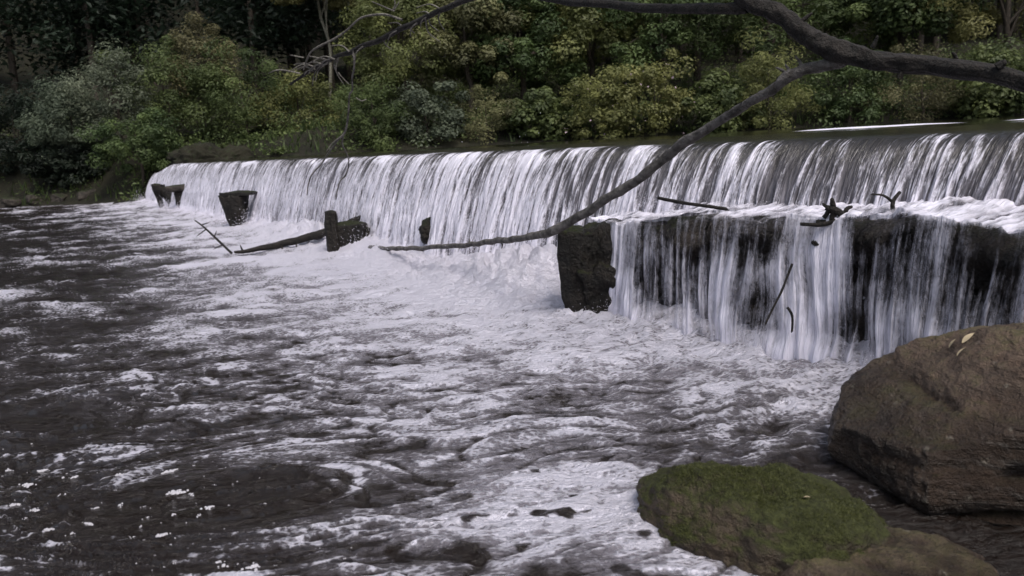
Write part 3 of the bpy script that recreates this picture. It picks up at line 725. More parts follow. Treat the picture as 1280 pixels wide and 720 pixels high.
# ------------------------------------------------------------------ piers left over from the broken step
def column(name, rows, mat, base, parent, seed, expo=4.0, amp=0.03, nseg=40, nrow=28, yaw=None, groove=0.02):
    """rows: (z, half width along weir, half depth, shift along weir)"""
    rows = np.array(rows, float); zz = np.linspace(rows[0, 0], rows[-1, 0], nrow)
    hw = np.interp(zz, rows[:, 0], rows[:, 1]); hd = np.interp(zz, rows[:, 0], rows[:, 2]); sh = np.interp(zz, rows[:, 0], rows[:, 3])
    a = np.linspace(0, 2 * np.pi, nseg, endpoint=False); c, s = np.cos(a), np.sin(a)
    L = (np.abs(c) ** expo + np.abs(s) ** expo) ** (1 / expo)
    ux, uy = c / L, s / L
    V = []; caps = [0.75, 0.4, 0.02]
    rowsz = [(z, 1.0, i) for i, z in enumerate(zz)] + [(zz[-1] + 0.03 * (1 - k), k, nrow - 1) for k in caps]
    P = []
    for z, k, i in rowsz:
        g = groove * (pn(a * 3.1 + seed, z * 0.7, seed) + 0.6 * pn(a * 7.3 + seed, z * 1.3, seed + 1))
        P.append(np.stack([(hw[i] + g) * ux * k + sh[i], (hd[i] + g) * uy * k, np.full(nseg, z)], 1))
    P = np.concatenate(P); cen = np.array([0, 0, zz.mean()])
    off = np.random.RandomState(seed).rand(3) * 20
    rad = P - cen; rad[:, 2] *= 0.4; rad /= np.linalg.norm(rad, axis=1)[:, None] + 1e-6
    P = P + rad * (amp * (n3(P + off, 5, seed) + 0.6 * n3(P + off, 12, seed + 3) + 0.3 * n3(P + off, 26, seed + 6)))[:, None]
    top = P[:, 2] > zz[-1] - 0.05
    P[top, 2] += 0.05 * n3(P + off, 7, seed + 9)[top]
    ang = math.atan2(WD.y, WD.x) if yaw is None else yaw
    ca, sa = math.cos(ang), math.sin(ang)
    X = P[:, 0] * ca - P[:, 1] * sa; Y = P[:, 0] * sa + P[:, 1] * ca
    n = len(rowsz); i = np.arange(n - 1)[:, None] * nseg + np.arange(nseg)[None]; j = np.arange(n - 1)[:, None] * nseg + (np.arange(nseg)[None] + 1) % nseg
    Fc = np.stack([i, j, j + nseg, i + nseg], -1).reshape(-1, 4)
    return mesh_obj(name, np.stack([X, Y, P[:, 2]], 1), Fc, mat, parent)
FACE = math.pi            # columns turned so that their width faces the camera
def pier(px, py, label, build):
    p = onz(px, py); e = empty('pier', (p.x, p.y, 0)); tag(e, label, 'pier', 'broken piers in front of the falls')
    ps = p.y / FPX     # metres per pixel there
    build(e, ps); return e
def pier_a(e, m):
    column('core', [(-0.6, .20, .22, .05), (0.05, .20, .20, .05), (.35, .21, .21, .03), (.6, .20, .2, .02), (.74, .17, .18, .03), (.80, .13, .15, .05)], MT['pier'], 0, e, 301, amp=.10, yaw=RAD(-14), groove=.045, nseg=80, nrow=60)
    o = column('post', [(-0.6, .10, .13, 0), (0.1, .105, .13, 0), (.45, .12, .14, -.03), (.77, .11, .13, -.03)], MT['pier'], 0, e, 305, amp=.035, yaw=RAD(-10), groove=.025)
    o.location = (-.16, -.05, 0)
    o = column('post', [(-0.6, .07, .09, 0), (0.1, .08, .09, 0), (.40, .07, .08, -.02), (.52, .05, .06, -.02)], MT['pier'], 0, e, 306, amp=.03, yaw=RAD(5))
    o.location = (.23, .02, 0)
pier(748, 400, 'tallest nearest pier, dark and mossy, with the grey branch resting on it', pier_a)
def pier_b(e, m):
    column('core', [(-0.6, .24, .2, .03), (0.1, .25, .2, .02), (.3, .25, .2, .02), (.47, .26, .2, .02)], MT['pier'], 0, e, 311, expo=6, amp=.03, yaw=RAD(-10))
    o = column('post', [(-0.6, .08, .11, 0), (0.1, .09, .11, 0), (.5, .085, .1, -.01), (.66, .07, .08, 0)], MT['pier'], 0, e, 312, expo=4, amp=.02, yaw=0); o.location = (-.18, -.12, 0)
    o = column('stub', [(-0.4, .06, .06, 0), (0.2, .07, .07, 0), (.38, .05, .05, 0)], MT['pier'], 0, e, 313, amp=.02, yaw=0); o.location = (.27, .02, 0)
pier(437, 320, 'square black pier with a taller post at its left side and a log across it', pier_b)
def pier_c(e, m):
    column('core', [(-0.6, .12, .15, .03), (0.1, .14, .15, .02), (.4, .22, .2, .03), (.72, .27, .22, 0)], MT['pier'], 0, e, 321, expo=5, amp=.03, yaw=RAD(-10))
    o = column('capping_board', [(.72, .36, .22, .12), (.78, .36, .22, .12)], MT['pier'], 0, e, 322, expo=8, amp=.012, yaw=RAD(-6), nrow=4, groove=0)
pier(297, 287, 'dark pier tapering downwards under a projecting flat board', pier_c)
def pier_d(e, m):
    column('leg', [(-0.5, .10, .2, .12), (.2, .18, .2, .10), (.45, .26, .22, .05), (.62, .20, .2, -.1), (.70, .16, .2, -.2)], MT['pier'], 0, e, 331, expo=4, amp=.04, yaw=RAD(-6))
    o = column('leg', [(.05, .05, .1, .05), (.35, .07, .12, 0), (.62, .16, .2, .02), (.80, .17, .2, 0)], MT['pier'], 0, e, 332, expo=3, amp=.03, yaw=0); o.location = (-.36, -.02, 0)
pier(216, 262, 'hunched dark pier with two uneven legs near the far end of the falls', pier_d)
def pier_e(e, m):
    column('post', [(-0.4, .12, .15, 0), (.3, .16, .15, 0), (.85, .18, .16, 0)], MT['pier'], 0, e, 341, expo=4, amp=.04, yaw=0)
    o = column('capping_board', [(.78, .36, .2, .14), (.88, .36, .2, .14)], MT['pier'], 0, e, 342, expo=6, amp=.02, yaw=RAD(-5), nrow=4, groove=0)
pier(168, 250, 'farthest pier half veiled in spray beside the left bank', pier_e)
slab = rock('fallen_slab', (0.55, 0.4, 0.10), MT['bankrock'], 351, sub=4, power=5, rough=.06)
slab.location = at(232, 234, 24.0); slab.rotation_euler = (0, RAD(-3), RAD(10))
tag(slab, 'pale flat wetted slab jutting from the far falls between two dark piers', 'slab')
slb = column('slab_foot', [(-1.2, .28, .22, 0), (-.05, .34, .26, 0)], MT['ledge'], 0, slab, 352, yaw=0, nrow=10)
stub = rock('stone', (0.10, 0.14, 0.17), MT['pier'], 361, sub=5, rough=.3, planes=7, pdist=(.6, .9))
q_ = at(535, 290, 10.1); stub.location = q_
tag(stub, 'small dark stone poking through the falling water right of the square pier', 'stone')

# ------------------------------------------------------------------ branches
def smooth_path(pts, radii, per=8):
    pts = [Vector(p) for p in pts]; out = []; rr = []
    n = len(pts)
    for i in range(n - 1):
        a = pts[max(i - 1, 0)]; b_ = pts[i]; c = pts[i + 1]; d = pts[min(i + 2, n - 1)]
        for k in range(per):
            u = k / per
            out.append(0.5 * ((2 * b_) + (c - a) * u + (2 * a - 5 * b_ + 4 * c - d) * u * u + (3 * b_ - a - 3 * c + d) * u ** 3))
            rr.append(radii[i] * (1 - u) + radii[i + 1] * u)
    out.append(pts[-1]); rr.append(radii[-1])
    return out, rr
def tube(name, pts, radii, mat, parent=None, nseg=12, per=8, bump=0.12, wig=0.0, seed=0):
    P, R = smooth_path(pts, radii, per)
    rng = np.random.RandomState(seed)
    V = []; up = Vector((0, 0, 1))
    n = len(P)
    ref = None; L = 0
    for i in range(n):
        tg = (P[min(i + 1, n - 1)] - P[max(i - 1, 0)]).normalized()
        if ref is None:
            ref = tg.orthogonal().normalized()
        ref = (ref - tg * ref.dot(tg)).normalized(); bi = tg.cross(ref)
        if i: L += (P[i] - P[i - 1]).length
        wg = min(wig, 1.1 * R[i]) * (0 if i in (0, n - 1) else 1)
        off = ref * (wg * float(pn(L * 3.2, seed, 7))) + bi * (wg * float(pn(L * 3.2, seed + 9.5, 8)))
        sc_ = 0.25 if i == n - 1 else 1.0
        knot = 1 + 0.14 * max(0, float(pn(L * 6.5, seed + 3.3, 13)))
        for k in range(nseg):
            a = 2 * math.pi * k / nseg
            r = R[i] * sc_ * knot * (1 + bump * (float(pn(a * 1.3 + seed, L / max(R[i], .004) * 0.35, 5)) + 0.5 * float(pn(a * 2.9, L / max(R[i], .004) * 0.9 + seed, 6))))
            V.append(P[i] + off + (ref * math.cos(a) + bi * math.sin(a)) * r)
    F_ = []
    for i in range(n - 1):
        for k in range(nseg):
            m = (k + 1) % nseg
            F_.append((i * nseg + k, i * nseg + m, (i + 1) * nseg + m, (i + 1) * nseg + k))
    o = mesh_obj(name, [v[:] for v in V], F_, mat)
    if parent: keep_parent(o, parent)
    return o
def pxpath(lst): 
    return [at(x, y, Y) for x, y, Y, h in lst], [h / FPX * Y for x, y, Y, h in lst]

tree = empty('dead_tree', (4.9, 1.4, 0.5))
tag(tree, 'bare dead tree leaning over the weir from the right with long drooping branches', 'tree')
p, r = pxpath([(1400, 128, 3.35, 17), (1330, 112, 3.55, 15.5), (1270, 98, 3.7, 15), (1220, 90, 3.85, 15), (1170, 83, 4.0, 15), (1110, 73, 4.15, 16), (1070, 67, 4.25, 17), (1040, 60, 4.32, 18), (1005, 38, 4.42, 16), (965, 14, 4.52, 15), (930, -4, 4.62, 14), (880, -50, 4.8, 14), (830, -120, 5.1, 11), (790, -210, 5.5, 7), (770, -290, 5.8, 3)])
p = [Vector((4.9, 1.4, 0.2)), Vector((4.2, 1.9, 0.85)), Vector((3.4, 2.55, 1.3))] + p; r = [0.13, 0.095, 0.065] + [q * .70 for q in r]
tube('trunk', p, r, MT['wetbark'], tree, nseg=28, per=14, bump=.32, wig=.035, seed=1)
p, r = pxpath([(1055, 68, 4.3, 16), (1030, 82, 4.36, 12), (1000, 92, 4.45, 10), (982, 98, 4.5, 11), (955, 120, 4.62, 8.5), (900, 150, 4.95, 8.5), (855, 176, 5.2, 10), (830, 200, 5.35, 9), (790, 228, 5.6, 9), (735, 262, 6.0, 8.5), (705, 279, 6.25, 9), (688, 291, 6.42, 9), (660, 297, 6.8, 6.5), (625, 301, 7.3, 6), (590, 306, 8.0, 5), (540, 309, 9.0, 4.5), (500, 311, 10.0, 4), (460, 309, 11.1, 4)])
br = tube('branch', p, [q * .64 for q in r], MT['bark'], tree, nseg=14, per=10, bump=.3, wig=.06, seed=2); br['label'] = 'long grey branch slanting down to the water'
for i, (x, y, Y, dx, dy) in enumerate([(626, 302, 7.3, 1, 9), (584, 307, 8.1, 3, -9), (985, 96, 4.5, -4, -16), (985, 96, 4.5, -16, -12), (1003, 92, 4.45, -9, -22)]):
    a = at(x, y, Y); c = at(x + dx, y + dy, Y); tube('twig', [a, (a + c) / 2 + Vector((.01, 0, .005)), c], [.013, .009, .004], MT['bark'], tree, nseg=6, per=4, seed=20 + i)
p, r = pxpath([(935, 8, 4.62, 8), (900, 11, 4.75, 6.5), (860, 13, 4.95, 6), (800, 10, 5.3, 5.5), (740, 4, 5.7, 5), (690, -1, 6.1, 4.5), (640, -13, 6.5, 4), (605, -9, 6.9, 3.7), (575, 3, 7.2, 3.5), (530, 23, 7.7, 3.4), (490, 42, 8.1, 3.2), (445, 62, 8.6, 3), (410, 76, 9.0, 2.2), (385, 90, 9.3, 2), (362, 106, 9.6, 1.2)])
br = tube('branch', p, r, MT['wetbark'], tree, nseg=10, per=8, bump=.2, wig=.02, seed=3); br['label'] = 'thin dark branch crossing the top of the view'
TW = [
    ([(503, 25, 7.95, 2), (480, 18, 8.1, 1.8), (452, 22, 8.3, 1.6), (432, 40, 8.5, 1.8), (405, 55, 8.8, 1.7), (388, 66, 9.0, 1.6), (379, 88, 9.2, 1.2)], 'pale'),
    ([(380, 72, 9.1, 1), (362, 69, 9.2, .9)], 'pale'), ([(376, 92, 9.3, 1.2), (350, 87, 9.4, 1.1), (335, 92, 9.5, .7)], 'pale'),
    ([(442, 63, 8.6, 2.2), (443, 80, 8.6, 1.6), (440, 98, 8.7, 1.4), (441, 112, 8.8, 1.6), (437, 120, 8.8, 1.5), (435, 145, 8.9, 1.8), (431, 165, 9.0, 1.8), (420, 178, 9.1, 1.5), (411, 190, 9.2, 1.2), (402, 205, 9.3, 1.3), (390, 218, 9.35, 1.2), (385, 232, 9.4, 1.1), (384, 243, 9.4, .8)], 'bark'),
    ([(432, 160, 9.0, 1.3), (428, 178, 9.1, 1.2), (436, 200, 9.2, 1), (432, 218, 9.3, 1.2), (424, 228, 9.3, 1.1), (420, 250, 9.35, .8)], 'bark'),
    ([(430, 168, 9.0, 1.2), (416, 178, 9.1, 1), (408, 189, 9.15, .8)], 'pale'),
    ([(445, 122, 8.8, 1), (452, 126, 8.8, .9), (458, 124, 8.8, .7)], 'pale'), ([(436, 105, 8.7, .9), (426, 95, 8.7, .9), (423, 90, 8.7, .7)], 'pale'),
    ([(493, 14, 8.0, 1.2), (478, 8, 8.0, 1), (464, 2, 8.0, .8)], 'bark'), ([(490, 14, 8.0, 1.1), (494, 4, 8.0, 1), (490, -6, 8.0, .7)], 'bark'), ([(493, 12, 8.0, 1), (499, 2, 8.0, .8)], 'bark'),
    ([(410, 76, 9.0, 1.3), (396, 72, 9.0, 1.1), (386, 70, 9.0, .8)], 'pale'),
    ([(1262, 60, 3.6, 3), (1268, 40, 3.5, 2), (1280, 25, 3.4, 1.5)], 'pale'),
]
for i, (lst, m) in enumerate(TW[:-1]):
    p, r = pxpath(lst); tube('twig', p, [q * .75 for q in r], MT[m], tree, nseg=6, per=6, bump=.2, wig=.035, seed=40 + i)

rt = np.random.RandomState(21)
for i in range(26):                      # fine side twigs at the thin end of the upper branch
    k = rt.rand(); x0 = 560 - 185 * k; y0 = 9 + 85 * k + rt.uniform(-2, 2); Y0 = 7.35 + 1.95 * k
    L = rt.uniform(12, 38); a_ = rt.uniform(2.3, 4.0) if rt.rand() < .7 else rt.uniform(-1.9, -1.2)
    x1, y1 = x0 + L * .5 * math.cos(a_), y0 - L * .5 * math.sin(a_); x2, y2 = x0 + L * math.cos(a_ + .4), y0 - L * math.sin(a_ + .4)
    p, r = pxpath([(x0, y0, Y0, 1.1), (x1, y1, Y0 + .05, .8), (x2, y2, Y0 + .1, .5)])
    tube('twig', p, r, MT['pale' if rt.rand() < .5 else 'bark'], tree, nseg=5, per=4, bump=.2, wig=.04, seed=130 + i)
for i, (x, y, Y, dx, dy, rr) in enumerate([(1246, 84, 3.75, 12, -8, .022), (1196, 78, 3.95, -6, -13, .012), (1090, 60, 4.2, 7, -16, .012), (1002, 26, 4.42, 14, -10, .012), (1130, 84, 4.1, -8, 14, .010)]):
    a = at(x, y, Y); c = at(x + dx, y + dy, Y - .02); tube('broken_stub', [a, (a + c) / 2 + Vector((.004, 0, .003)), c], [rr, rr * .8, rr * .45], MT['wetbark'], tree, nseg=7, per=4, seed=110 + i)
log = empty('log', at(400, 293, 12.2))
tag(log, 'thin dark log lying across the back of the square pier into the foam', 'log')
p, r = pxpath([(497, 257, 11.9, 5), (470, 265, 12.0, 5.5), (435, 281, 12.15, 5.5), (400, 292, 12.25, 5.2), (360, 303, 12.3, 4.5), (318, 313, 12.3, 3), (292, 315, 12.2, 1.5)])
tube('stem', p, r, MT['wetbark'], log, nseg=12, bump=.2, wig=.03, seed=60)
for i, (x, y, dx, dy) in enumerate([(370, 302, 1, 9), (352, 307, 2, 8), (303, 313, -3, -7)]):
    a = at(x, y, 12.28); c = at(x + dx, y + dy, 12.2); tube('twig', [a, c], [.018, .006], MT['wetbark'], log, nseg=6, per=3, seed=63 + i)
spr = empty('broken_twig', at(287, 315, 12.2))
tag(spr, 'thin bare twig sticking out of the foam left of the log', 'twig')
p, r = pxpath([(290, 317, 12.3, 1.6), (270, 298, 12.3, 1.4), (255, 284, 12.3, 1.1), (243, 275, 12.3, .8)])
tube('stem', p, r, MT['wetbark'], spr, nseg=6, seed=70)
for i, (x, y, dx, dy) in enumerate([(268, 296, 3, -8), (257, 287, -12, 9), (252, 281, 10, -3), (278, 306, -12, 6)]):
    a = at(x, y, 12.3); c = at(x + dx, y + dy, 12.25); tube('side_shoot', [a, c], [.011, .006], MT['wetbark'], spr, nseg=5, per=3, seed=71 + i)

def stick(lst, label, mat='wetbark', seed=80, twigs=()):
    p, r = pxpath(lst); c = p[len(p) // 2]
    if not twigs:
        o = tube('stick', p, r, MT[mat], None, nseg=8, bump=.2, wig=.012, seed=seed); tag(o, label, 'stick'); return o
    e = empty('stick', c); tag(e, label, 'stick')
    tube('stem', p, r, MT[mat], e, nseg=8, bump=.2, wig=.012, seed=seed)
    for i, l2 in enumerate(twigs):
        p2, r2 = pxpath(l2); tube('twig', p2, r2, MT[mat], e, nseg=6, per=4, wig=.01, seed=seed + 1 + i)
    return e
stick([(822, 247, 5.45, 2), (850, 252, 5.4, 2.2), (880, 257, 5.35, 2), (910, 262, 5.3, 2.2)], 'dark straight stick caught on the falls above the broken step')
stick([(990, 330, 4.86, 1.6), (978, 362, 4.80, 1.5), (966, 385, 4.78, 1.4), (956, 406, 4.76, 1.2)], 'thin stick hanging in front of the step, slanting down to the left', seed=84)
stick([(984, 384, 4.72, 1.8), (990, 395, 4.70, 1.6), (989, 416, 4.70, 1.3)], 'short stub of stick right of the thin hanging stick', seed=86)
stick([(1125, 240, 4.72, 2), (1116, 252, 4.7, 2.5), (1118, 266, 4.68, 3), (1135, 268, 4.66, 2)], 'crooked twig standing on the edge of the step right of the debris', seed=88,
      twigs=([(1116, 252, 4.7, 2), (1104, 244, 4.7, 1.5), (1088, 243, 4.7, 1)],))
deb = empty('driftwood', at(1045, 272, 4.8)); tag(deb, 'tangled knot of dark driftwood lodged on the edge of the step', 'driftwood')
rr_ = np.random.RandomState(5)
for i, l2 in enumerate([[(1020, 277, 4.85, 2), (1045, 276, 4.8, 3.5), (1080, 268, 4.75, 2)], [(1032, 260, 4.8, 3), (1046, 266, 4.78, 5), (1056, 278, 4.76, 3)], [(1040, 278, 4.8, 4), (1042, 262, 4.79, 4), (1040, 247, 4.78, 2)],
                        [(1052, 276, 4.8, 3), (1058, 262, 4.8, 3), (1066, 258, 4.8, 1.5)], [(1000, 280, 4.85, 2), (1030, 279, 4.8, 3), (1062, 266, 4.76, 2)], [(1030, 272, 4.82, 3), (1036, 262, 4.8, 3), (1028, 254, 4.8, 1.5)]]):
    p2, r2 = pxpath(l2); tube('branch', p2, r2, MT['wetbark'], deb, nseg=8, per=5, bump=.3, wig=.02, seed=90 + i)

# ------------------------------------------------------------------ foliage
def leaf_mesh(P, size, rng, up=0.9, asp=0.55, droop=0.0, out=None):
    """one bent rhombus per point; returns verts (n*4) and tri faces (n*2)"""
    n = len(P)
    d = rng.randn(n, 3); d[:, 2] = d[:, 2] * 0.6 - droop
    u = rng.randn(n, 3) * 0.6; u[:, 2] = np.abs(u[:, 2]) + up
    if out is not None:
        u = u * 0.75 + out * 1.5
        d = d - u * ((d * u).sum(1) / ((u * u).sum(1) + 1e-9))[:, None]
    d /= np.linalg.norm(d, axis=1)[:, None] + 1e-9
    s = np.cross(d, u); s /= np.linalg.norm(s, axis=1)[:, None] + 1e-9
    nn = np.cross(s, d)
    L = (np.asarray(size) * rng.uniform(0.6, 1.3, n))[:, None]
    V = np.empty((n, 4, 3))
    V[:, 0] = P - d * L * 0.5; V[:, 1] = P + s * L * asp * 0.5 + nn * L * 0.10; V[:, 2] = P + d * L * 0.5; V[:, 3] = P - s * L * asp * 0.5 + nn * L * 0.10
    i = np.arange(n)[:, None] * 4
    F_ = np.concatenate([i + np.array([[0, 1, 2]]), i + np.array([[0, 2, 3]])], 1).reshape(-1, 3)
    return V.reshape(-1, 3), F_
OUT = {}
def crown_points(rng, rad, nclump, per, shell=0.55, spread=0.30, flat=0.7, jag=0.25, low=-0.5):
    c = rng.randn(nclump, 3); c /= np.linalg.norm(c, axis=1)[:, None]
    c[:, 2] = np.where(c[:, 2] < low, -c[:, 2], c[:, 2])
    rr = (shell + (1 - shell) * rng.rand(nclump)) * (1 + jag * rng.randn(nclump))
    c = c * rr[:, None] * np.array(rad)
    k = rng.uniform(0.5, 1.4, nclump)
    P = np.repeat(c, per, 0); kk = np.repeat(k, per)
    g = rng.randn(len(P), 3); gl = np.linalg.norm(g, axis=1)[:, None]
    g = g / gl * np.minimum(gl, 1.9) ** 0.7                       # leaves sit towards the outside of a spray
    OUT['v'] = g / (np.linalg.norm(g, axis=1)[:, None] + 1e-9)
    g = g * (spread * kk)[:, None] * np.mean(rad); g[:, 2] *= flat
    tint = np.repeat(rng.rand(nclump) ** 1.4 * 0.8, per) + rng.rand(len(P)) * 0.15
    return P + g, tint, c
def crown_mesh(seed, rad, nclump, per, leaf, **kw):
    rng = np.random.RandomState(seed)
    lk = {k: kw.pop(k) for k in ('up', 'asp', 'droop') if k in kw}
    P, tint, c = crown_points(rng, rad, nclump, per, **kw)
    V, F_ = leaf_mesh(P, leaf, rng, out=OUT['v'], **lk)
    return V, F_, np.repeat(tint, 4), c
def gz(x, y): return float(ground_z(np.array([x]), np.array([y]))[0])
def plant(name, label, cat, x, y, rad, lift, mat, seed, nclump=60, per=70, leaf=0.16, trunk_r=0.10, trunk_mat='trunk', lean=(0, 0), group=None, limbs=5, **kw):
    z = gz(x, y) - 0.1; lift = max(lift + 1.45 - z, rad[2] * 0.35)
    e = empty(name, (x, y, z)); tag(e, label, cat, group)
    V, F_, tint, c = crown_mesh(seed, rad, nclump, per, leaf, **kw)
    top = np.array([lean[0], lean[1], lift])
    mesh_obj('crown', V + top, F_, MT[mat], e, attrs=dict(tint=tint), smooth=False)
    T = Vector(top)
    pts = [Vector((0, 0, -0.2)), Vector((0.05 * lift, 0.03 * lift, lift * 0.4)) + T * 0.05, T * 0.75, T + Vector((0, 0, rad[2] * 0.5))]
    o = tube('trunk', pts, [trunk_r * 1.3, trunk_r, trunk_r * 0.8, trunk_r * 0.3], MT[trunk_mat], None, nseg=9, per=5, bump=.15, wig=.04, seed=seed % 50); o.parent = e
    rng = np.random.RandomState(seed + 1)
    for i in rng.choice(len(c), min(limbs, len(c)), replace=False):
        s = pts[1].lerp(pts[2], rng.rand()); q = Vector(c[i]) * 0.85 + T; m_ = s.lerp(q, 0.5) + Vector((0, 0, 0.15 * rad[2]))
        o = tube('limb', [s, m_, q], [trunk_r * 0.5, trunk_r * 0.32, trunk_r * 0.1], MT[trunk_mat], None, nseg=6, per=4, wig=.05, seed=int(i)); o.parent = e
    return e
def atg(px, Y):
    """ground position below the view line through pixel column px at distance Y"""
    p = at(px, 190, Y); return p.x, p.y

# shrubs of the left bank
L_ = [
    ('shrub', 'grey green willow shrub, the lowest at the left end of the bank', 'shrub', 95, 33.0, (1.6, 1.5, 1.5), 1.7, 'l_grey', 401),
    ('shrub', 'pale grey green shrub second from the left on the bank below the dark wood', 'shrub', 150, 33.6, (2.0, 1.7, 1.9), 2.6, 'l_grey', 402),
    ('shrub', 'tall leafy green shrub, highest of the left bank clump', 'shrub', 215, 34.6, (2.3, 1.9, 2.3), 3.1, 'l_green', 403),
    ('shrub', 'brownish seeding shrub top behind the tall green shrub', 'shrub', 262, 36.2, (1.7, 1.5, 2.0), 4.0, 'l_rust', 404),
    ('shrub', 'rounded mid green shrub above the bare earth bank', 'shrub', 310, 35.0, (2.3, 1.8, 2.1), 2.4, 'l_green', 405),
    ('shrub', 'loose olive shrub on the bank behind the hanging twigs', 'shrub', 378, 35.8, (2.0, 1.7, 1.7), 1.9, 'l_olive', 406),
    ('shrub', 'dark low shrub overhanging the far end of the falls', 'shrub', 172, 31.2, (1.7, 1.2, 1.1), 0.8, 'l_green', 407),
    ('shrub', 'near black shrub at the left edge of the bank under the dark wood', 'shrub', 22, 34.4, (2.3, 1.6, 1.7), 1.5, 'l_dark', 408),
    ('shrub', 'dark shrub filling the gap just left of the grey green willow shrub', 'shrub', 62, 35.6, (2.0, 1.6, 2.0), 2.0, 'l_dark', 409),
    ('shrub', 'low dark shrub trailing over the bank stones at the water edge', 'shrub', 78, 32.9, (1.7, 0.9, 0.8), 0.2, 'l_dark', 410),
]
for nm, lb, ct, px, Y, rad, lift, m, sd_ in L_:
    x, y = atg(px, Y)
    plant(nm, lb, ct, x, y, rad, lift, m, sd_, nclump=56, per=165, leaf=0.15, trunk_r=.06, spread=.19, jag=.14, low=-.95, droop=.15, asp=.4)
# trees of the far bank
T_ = [
    ('tree', 'yellow green tree with a pale slender trunk behind the bare twigs', 'tree', 415, 40.0, (2.4, 2.2, 3.6), 8.5, 'l_yellow', 421, 'palebark'),
    ('tree', 'bright olive tree left of centre, tallest above the weir crest', 'tree', 510, 38.5, (2.6, 2.3, 4.0), 4.6, 'l_olive', 422, 'trunk'),
    ('tree', 'rust tinged tree behind the middle of the weir', 'tree', 590, 37.5, (2.3, 2.1, 3.4), 4.2, 'l_rust', 423, 'trunk'),
    ('tree', 'rounded deep green tree in the middle distance right of the rust tinged tree', 'tree', 655, 39.0, (2.8, 2.3, 3.8), 4.4, 'l_green', 424, 'trunk'),
    ('tree', 'broad olive tree above the flowering shrubs', 'tree', 740, 39.5, (3.0, 2.4, 3.8), 5.2, 'l_olive', 425, 'trunk'),
    ('tree', 'dark green tree left of the thick limb', 'tree', 830, 38.5, (2.7, 2.4, 3.6), 4.8, 'l_green', 426, 'trunk'),
    ('tree', 'dim green tree directly behind the fork of the dead tree', 'tree', 960, 37.0, (3.2, 2.4, 4.0), 5.2, 'l_green', 427, 'trunk'),
    ('tree', 'sunlit green tree above the thick limb near the right edge', 'tree', 1120, 35.5, (3.4, 2.4, 3.6), 4.8, 'l_green', 428, 'trunk'),
    ('tree', 'yellowing tree at the top right corner', 'tree', 1250, 33.5, (3.0, 2.2, 3.4), 4.4, 'l_yellow', 429, 'trunk'),
]
for nm, lb, ct, px, Y, rad, lift, m, sd_, tm in T_:
    x, y = atg(px, Y)
    plant(nm, lb, ct, x, y, rad, lift, m, sd_, nclump=62, per=290, leaf=0.15 + 0.09 * ((sd_ * 37) % 10) / 10, asp=0.35 + 0.4 * ((sd_ * 53) % 7) / 7, trunk_r=.07 if sd_ == 421 else .13, trunk_mat=tm, spread=.155, jag=.14, shell=.55)
B_ = [
    ('shrub', 'green shrub at the water edge behind the left part of the crest', 470, 34.6, (1.7, 1.3, 1.5), 1.3, 'l_green', 441),
    ('shrub', 'grey leaved low shrub behind the crest below the olive tree', 535, 34.6, (1.6, 1.2, 1.5), 1.2, 'l_grey', 442),
    ('shrub', 'russet low shrub behind the middle of the crest', 610, 35.0, (1.7, 1.2, 1.4), 1.1, 'l_rust', 443),
    ('shrub', 'plain green low shrub between the russet shrub and the flowering shrubs', 675, 35.0, (1.5, 1.2, 1.3), 1.0, 'l_green', 444),
    ('shrub', 'left of the two flowering shrubs on the far bank with pale specks of bloom', 750, 34.2, (1.6, 1.2, 1.4), 1.3, 'l_olive', 445),
    ('shrub', 'right, taller of the two flowering shrubs on the far bank', 820, 34.0, (1.8, 1.2, 1.6), 1.4, 'l_olive', 446),
    ('shrub', 'green low shrub behind the slanting branch right of the flowering shrubs', 895, 33.6, (1.5, 1.2, 1.2), 1.0, 'l_green', 447),
    ('shrub', 'yellow green shrub below the fork of the dead tree', 960, 33.2, (1.7, 1.2, 1.6), 1.5, 'l_yellow', 448),
    ('shrub', 'leafy green shrub under the middle of the thick limb', 1060, 33.0, (1.8, 1.2, 1.5), 1.3, 'l_green', 449),
    ('shrub', 'rusty shrub under the thick limb near the right edge', 1150, 32.0, (1.9, 1.2, 1.4), 1.2, 'l_rust', 450),
    ('shrub', 'green shrub at the right edge just above the pond', 1245, 31.0, (1.8, 1.2, 1.4), 1.1, 'l_green', 451),
]
for nm, lb, px, Y, rad, lift, m, sd_ in B_:
    x, y = atg(px, Y - 0.9)
    e = plant(nm, lb, 'shrub', x, y, rad, lift, m, sd_, nclump=44, per=145, leaf=0.11 + 0.09 * ((sd_ * 37) % 10) / 10, asp=0.3 + 0.5 * ((sd_ * 53) % 7) / 7, trunk_r=.05, spread=.2, jag=.18, low=-.95, limbs=3)
    if sd_ in (445, 446):
        rng = np.random.RandomState(sd_)
        c = rng.randn(40, 3); c /= np.linalg.norm(c, axis=1)[:, None]; c[:, 1] = -np.abs(c[:, 1]); c = c * np.array(rad) * rng.uniform(.8, 1.25, (40, 1)) + np.array([0, 0, lift])
        V, F_ = leaf_mesh(c, 0.09, rng, asp=.9); mesh_obj('blossom', V, F_, MT['petal'], e, smooth=False)

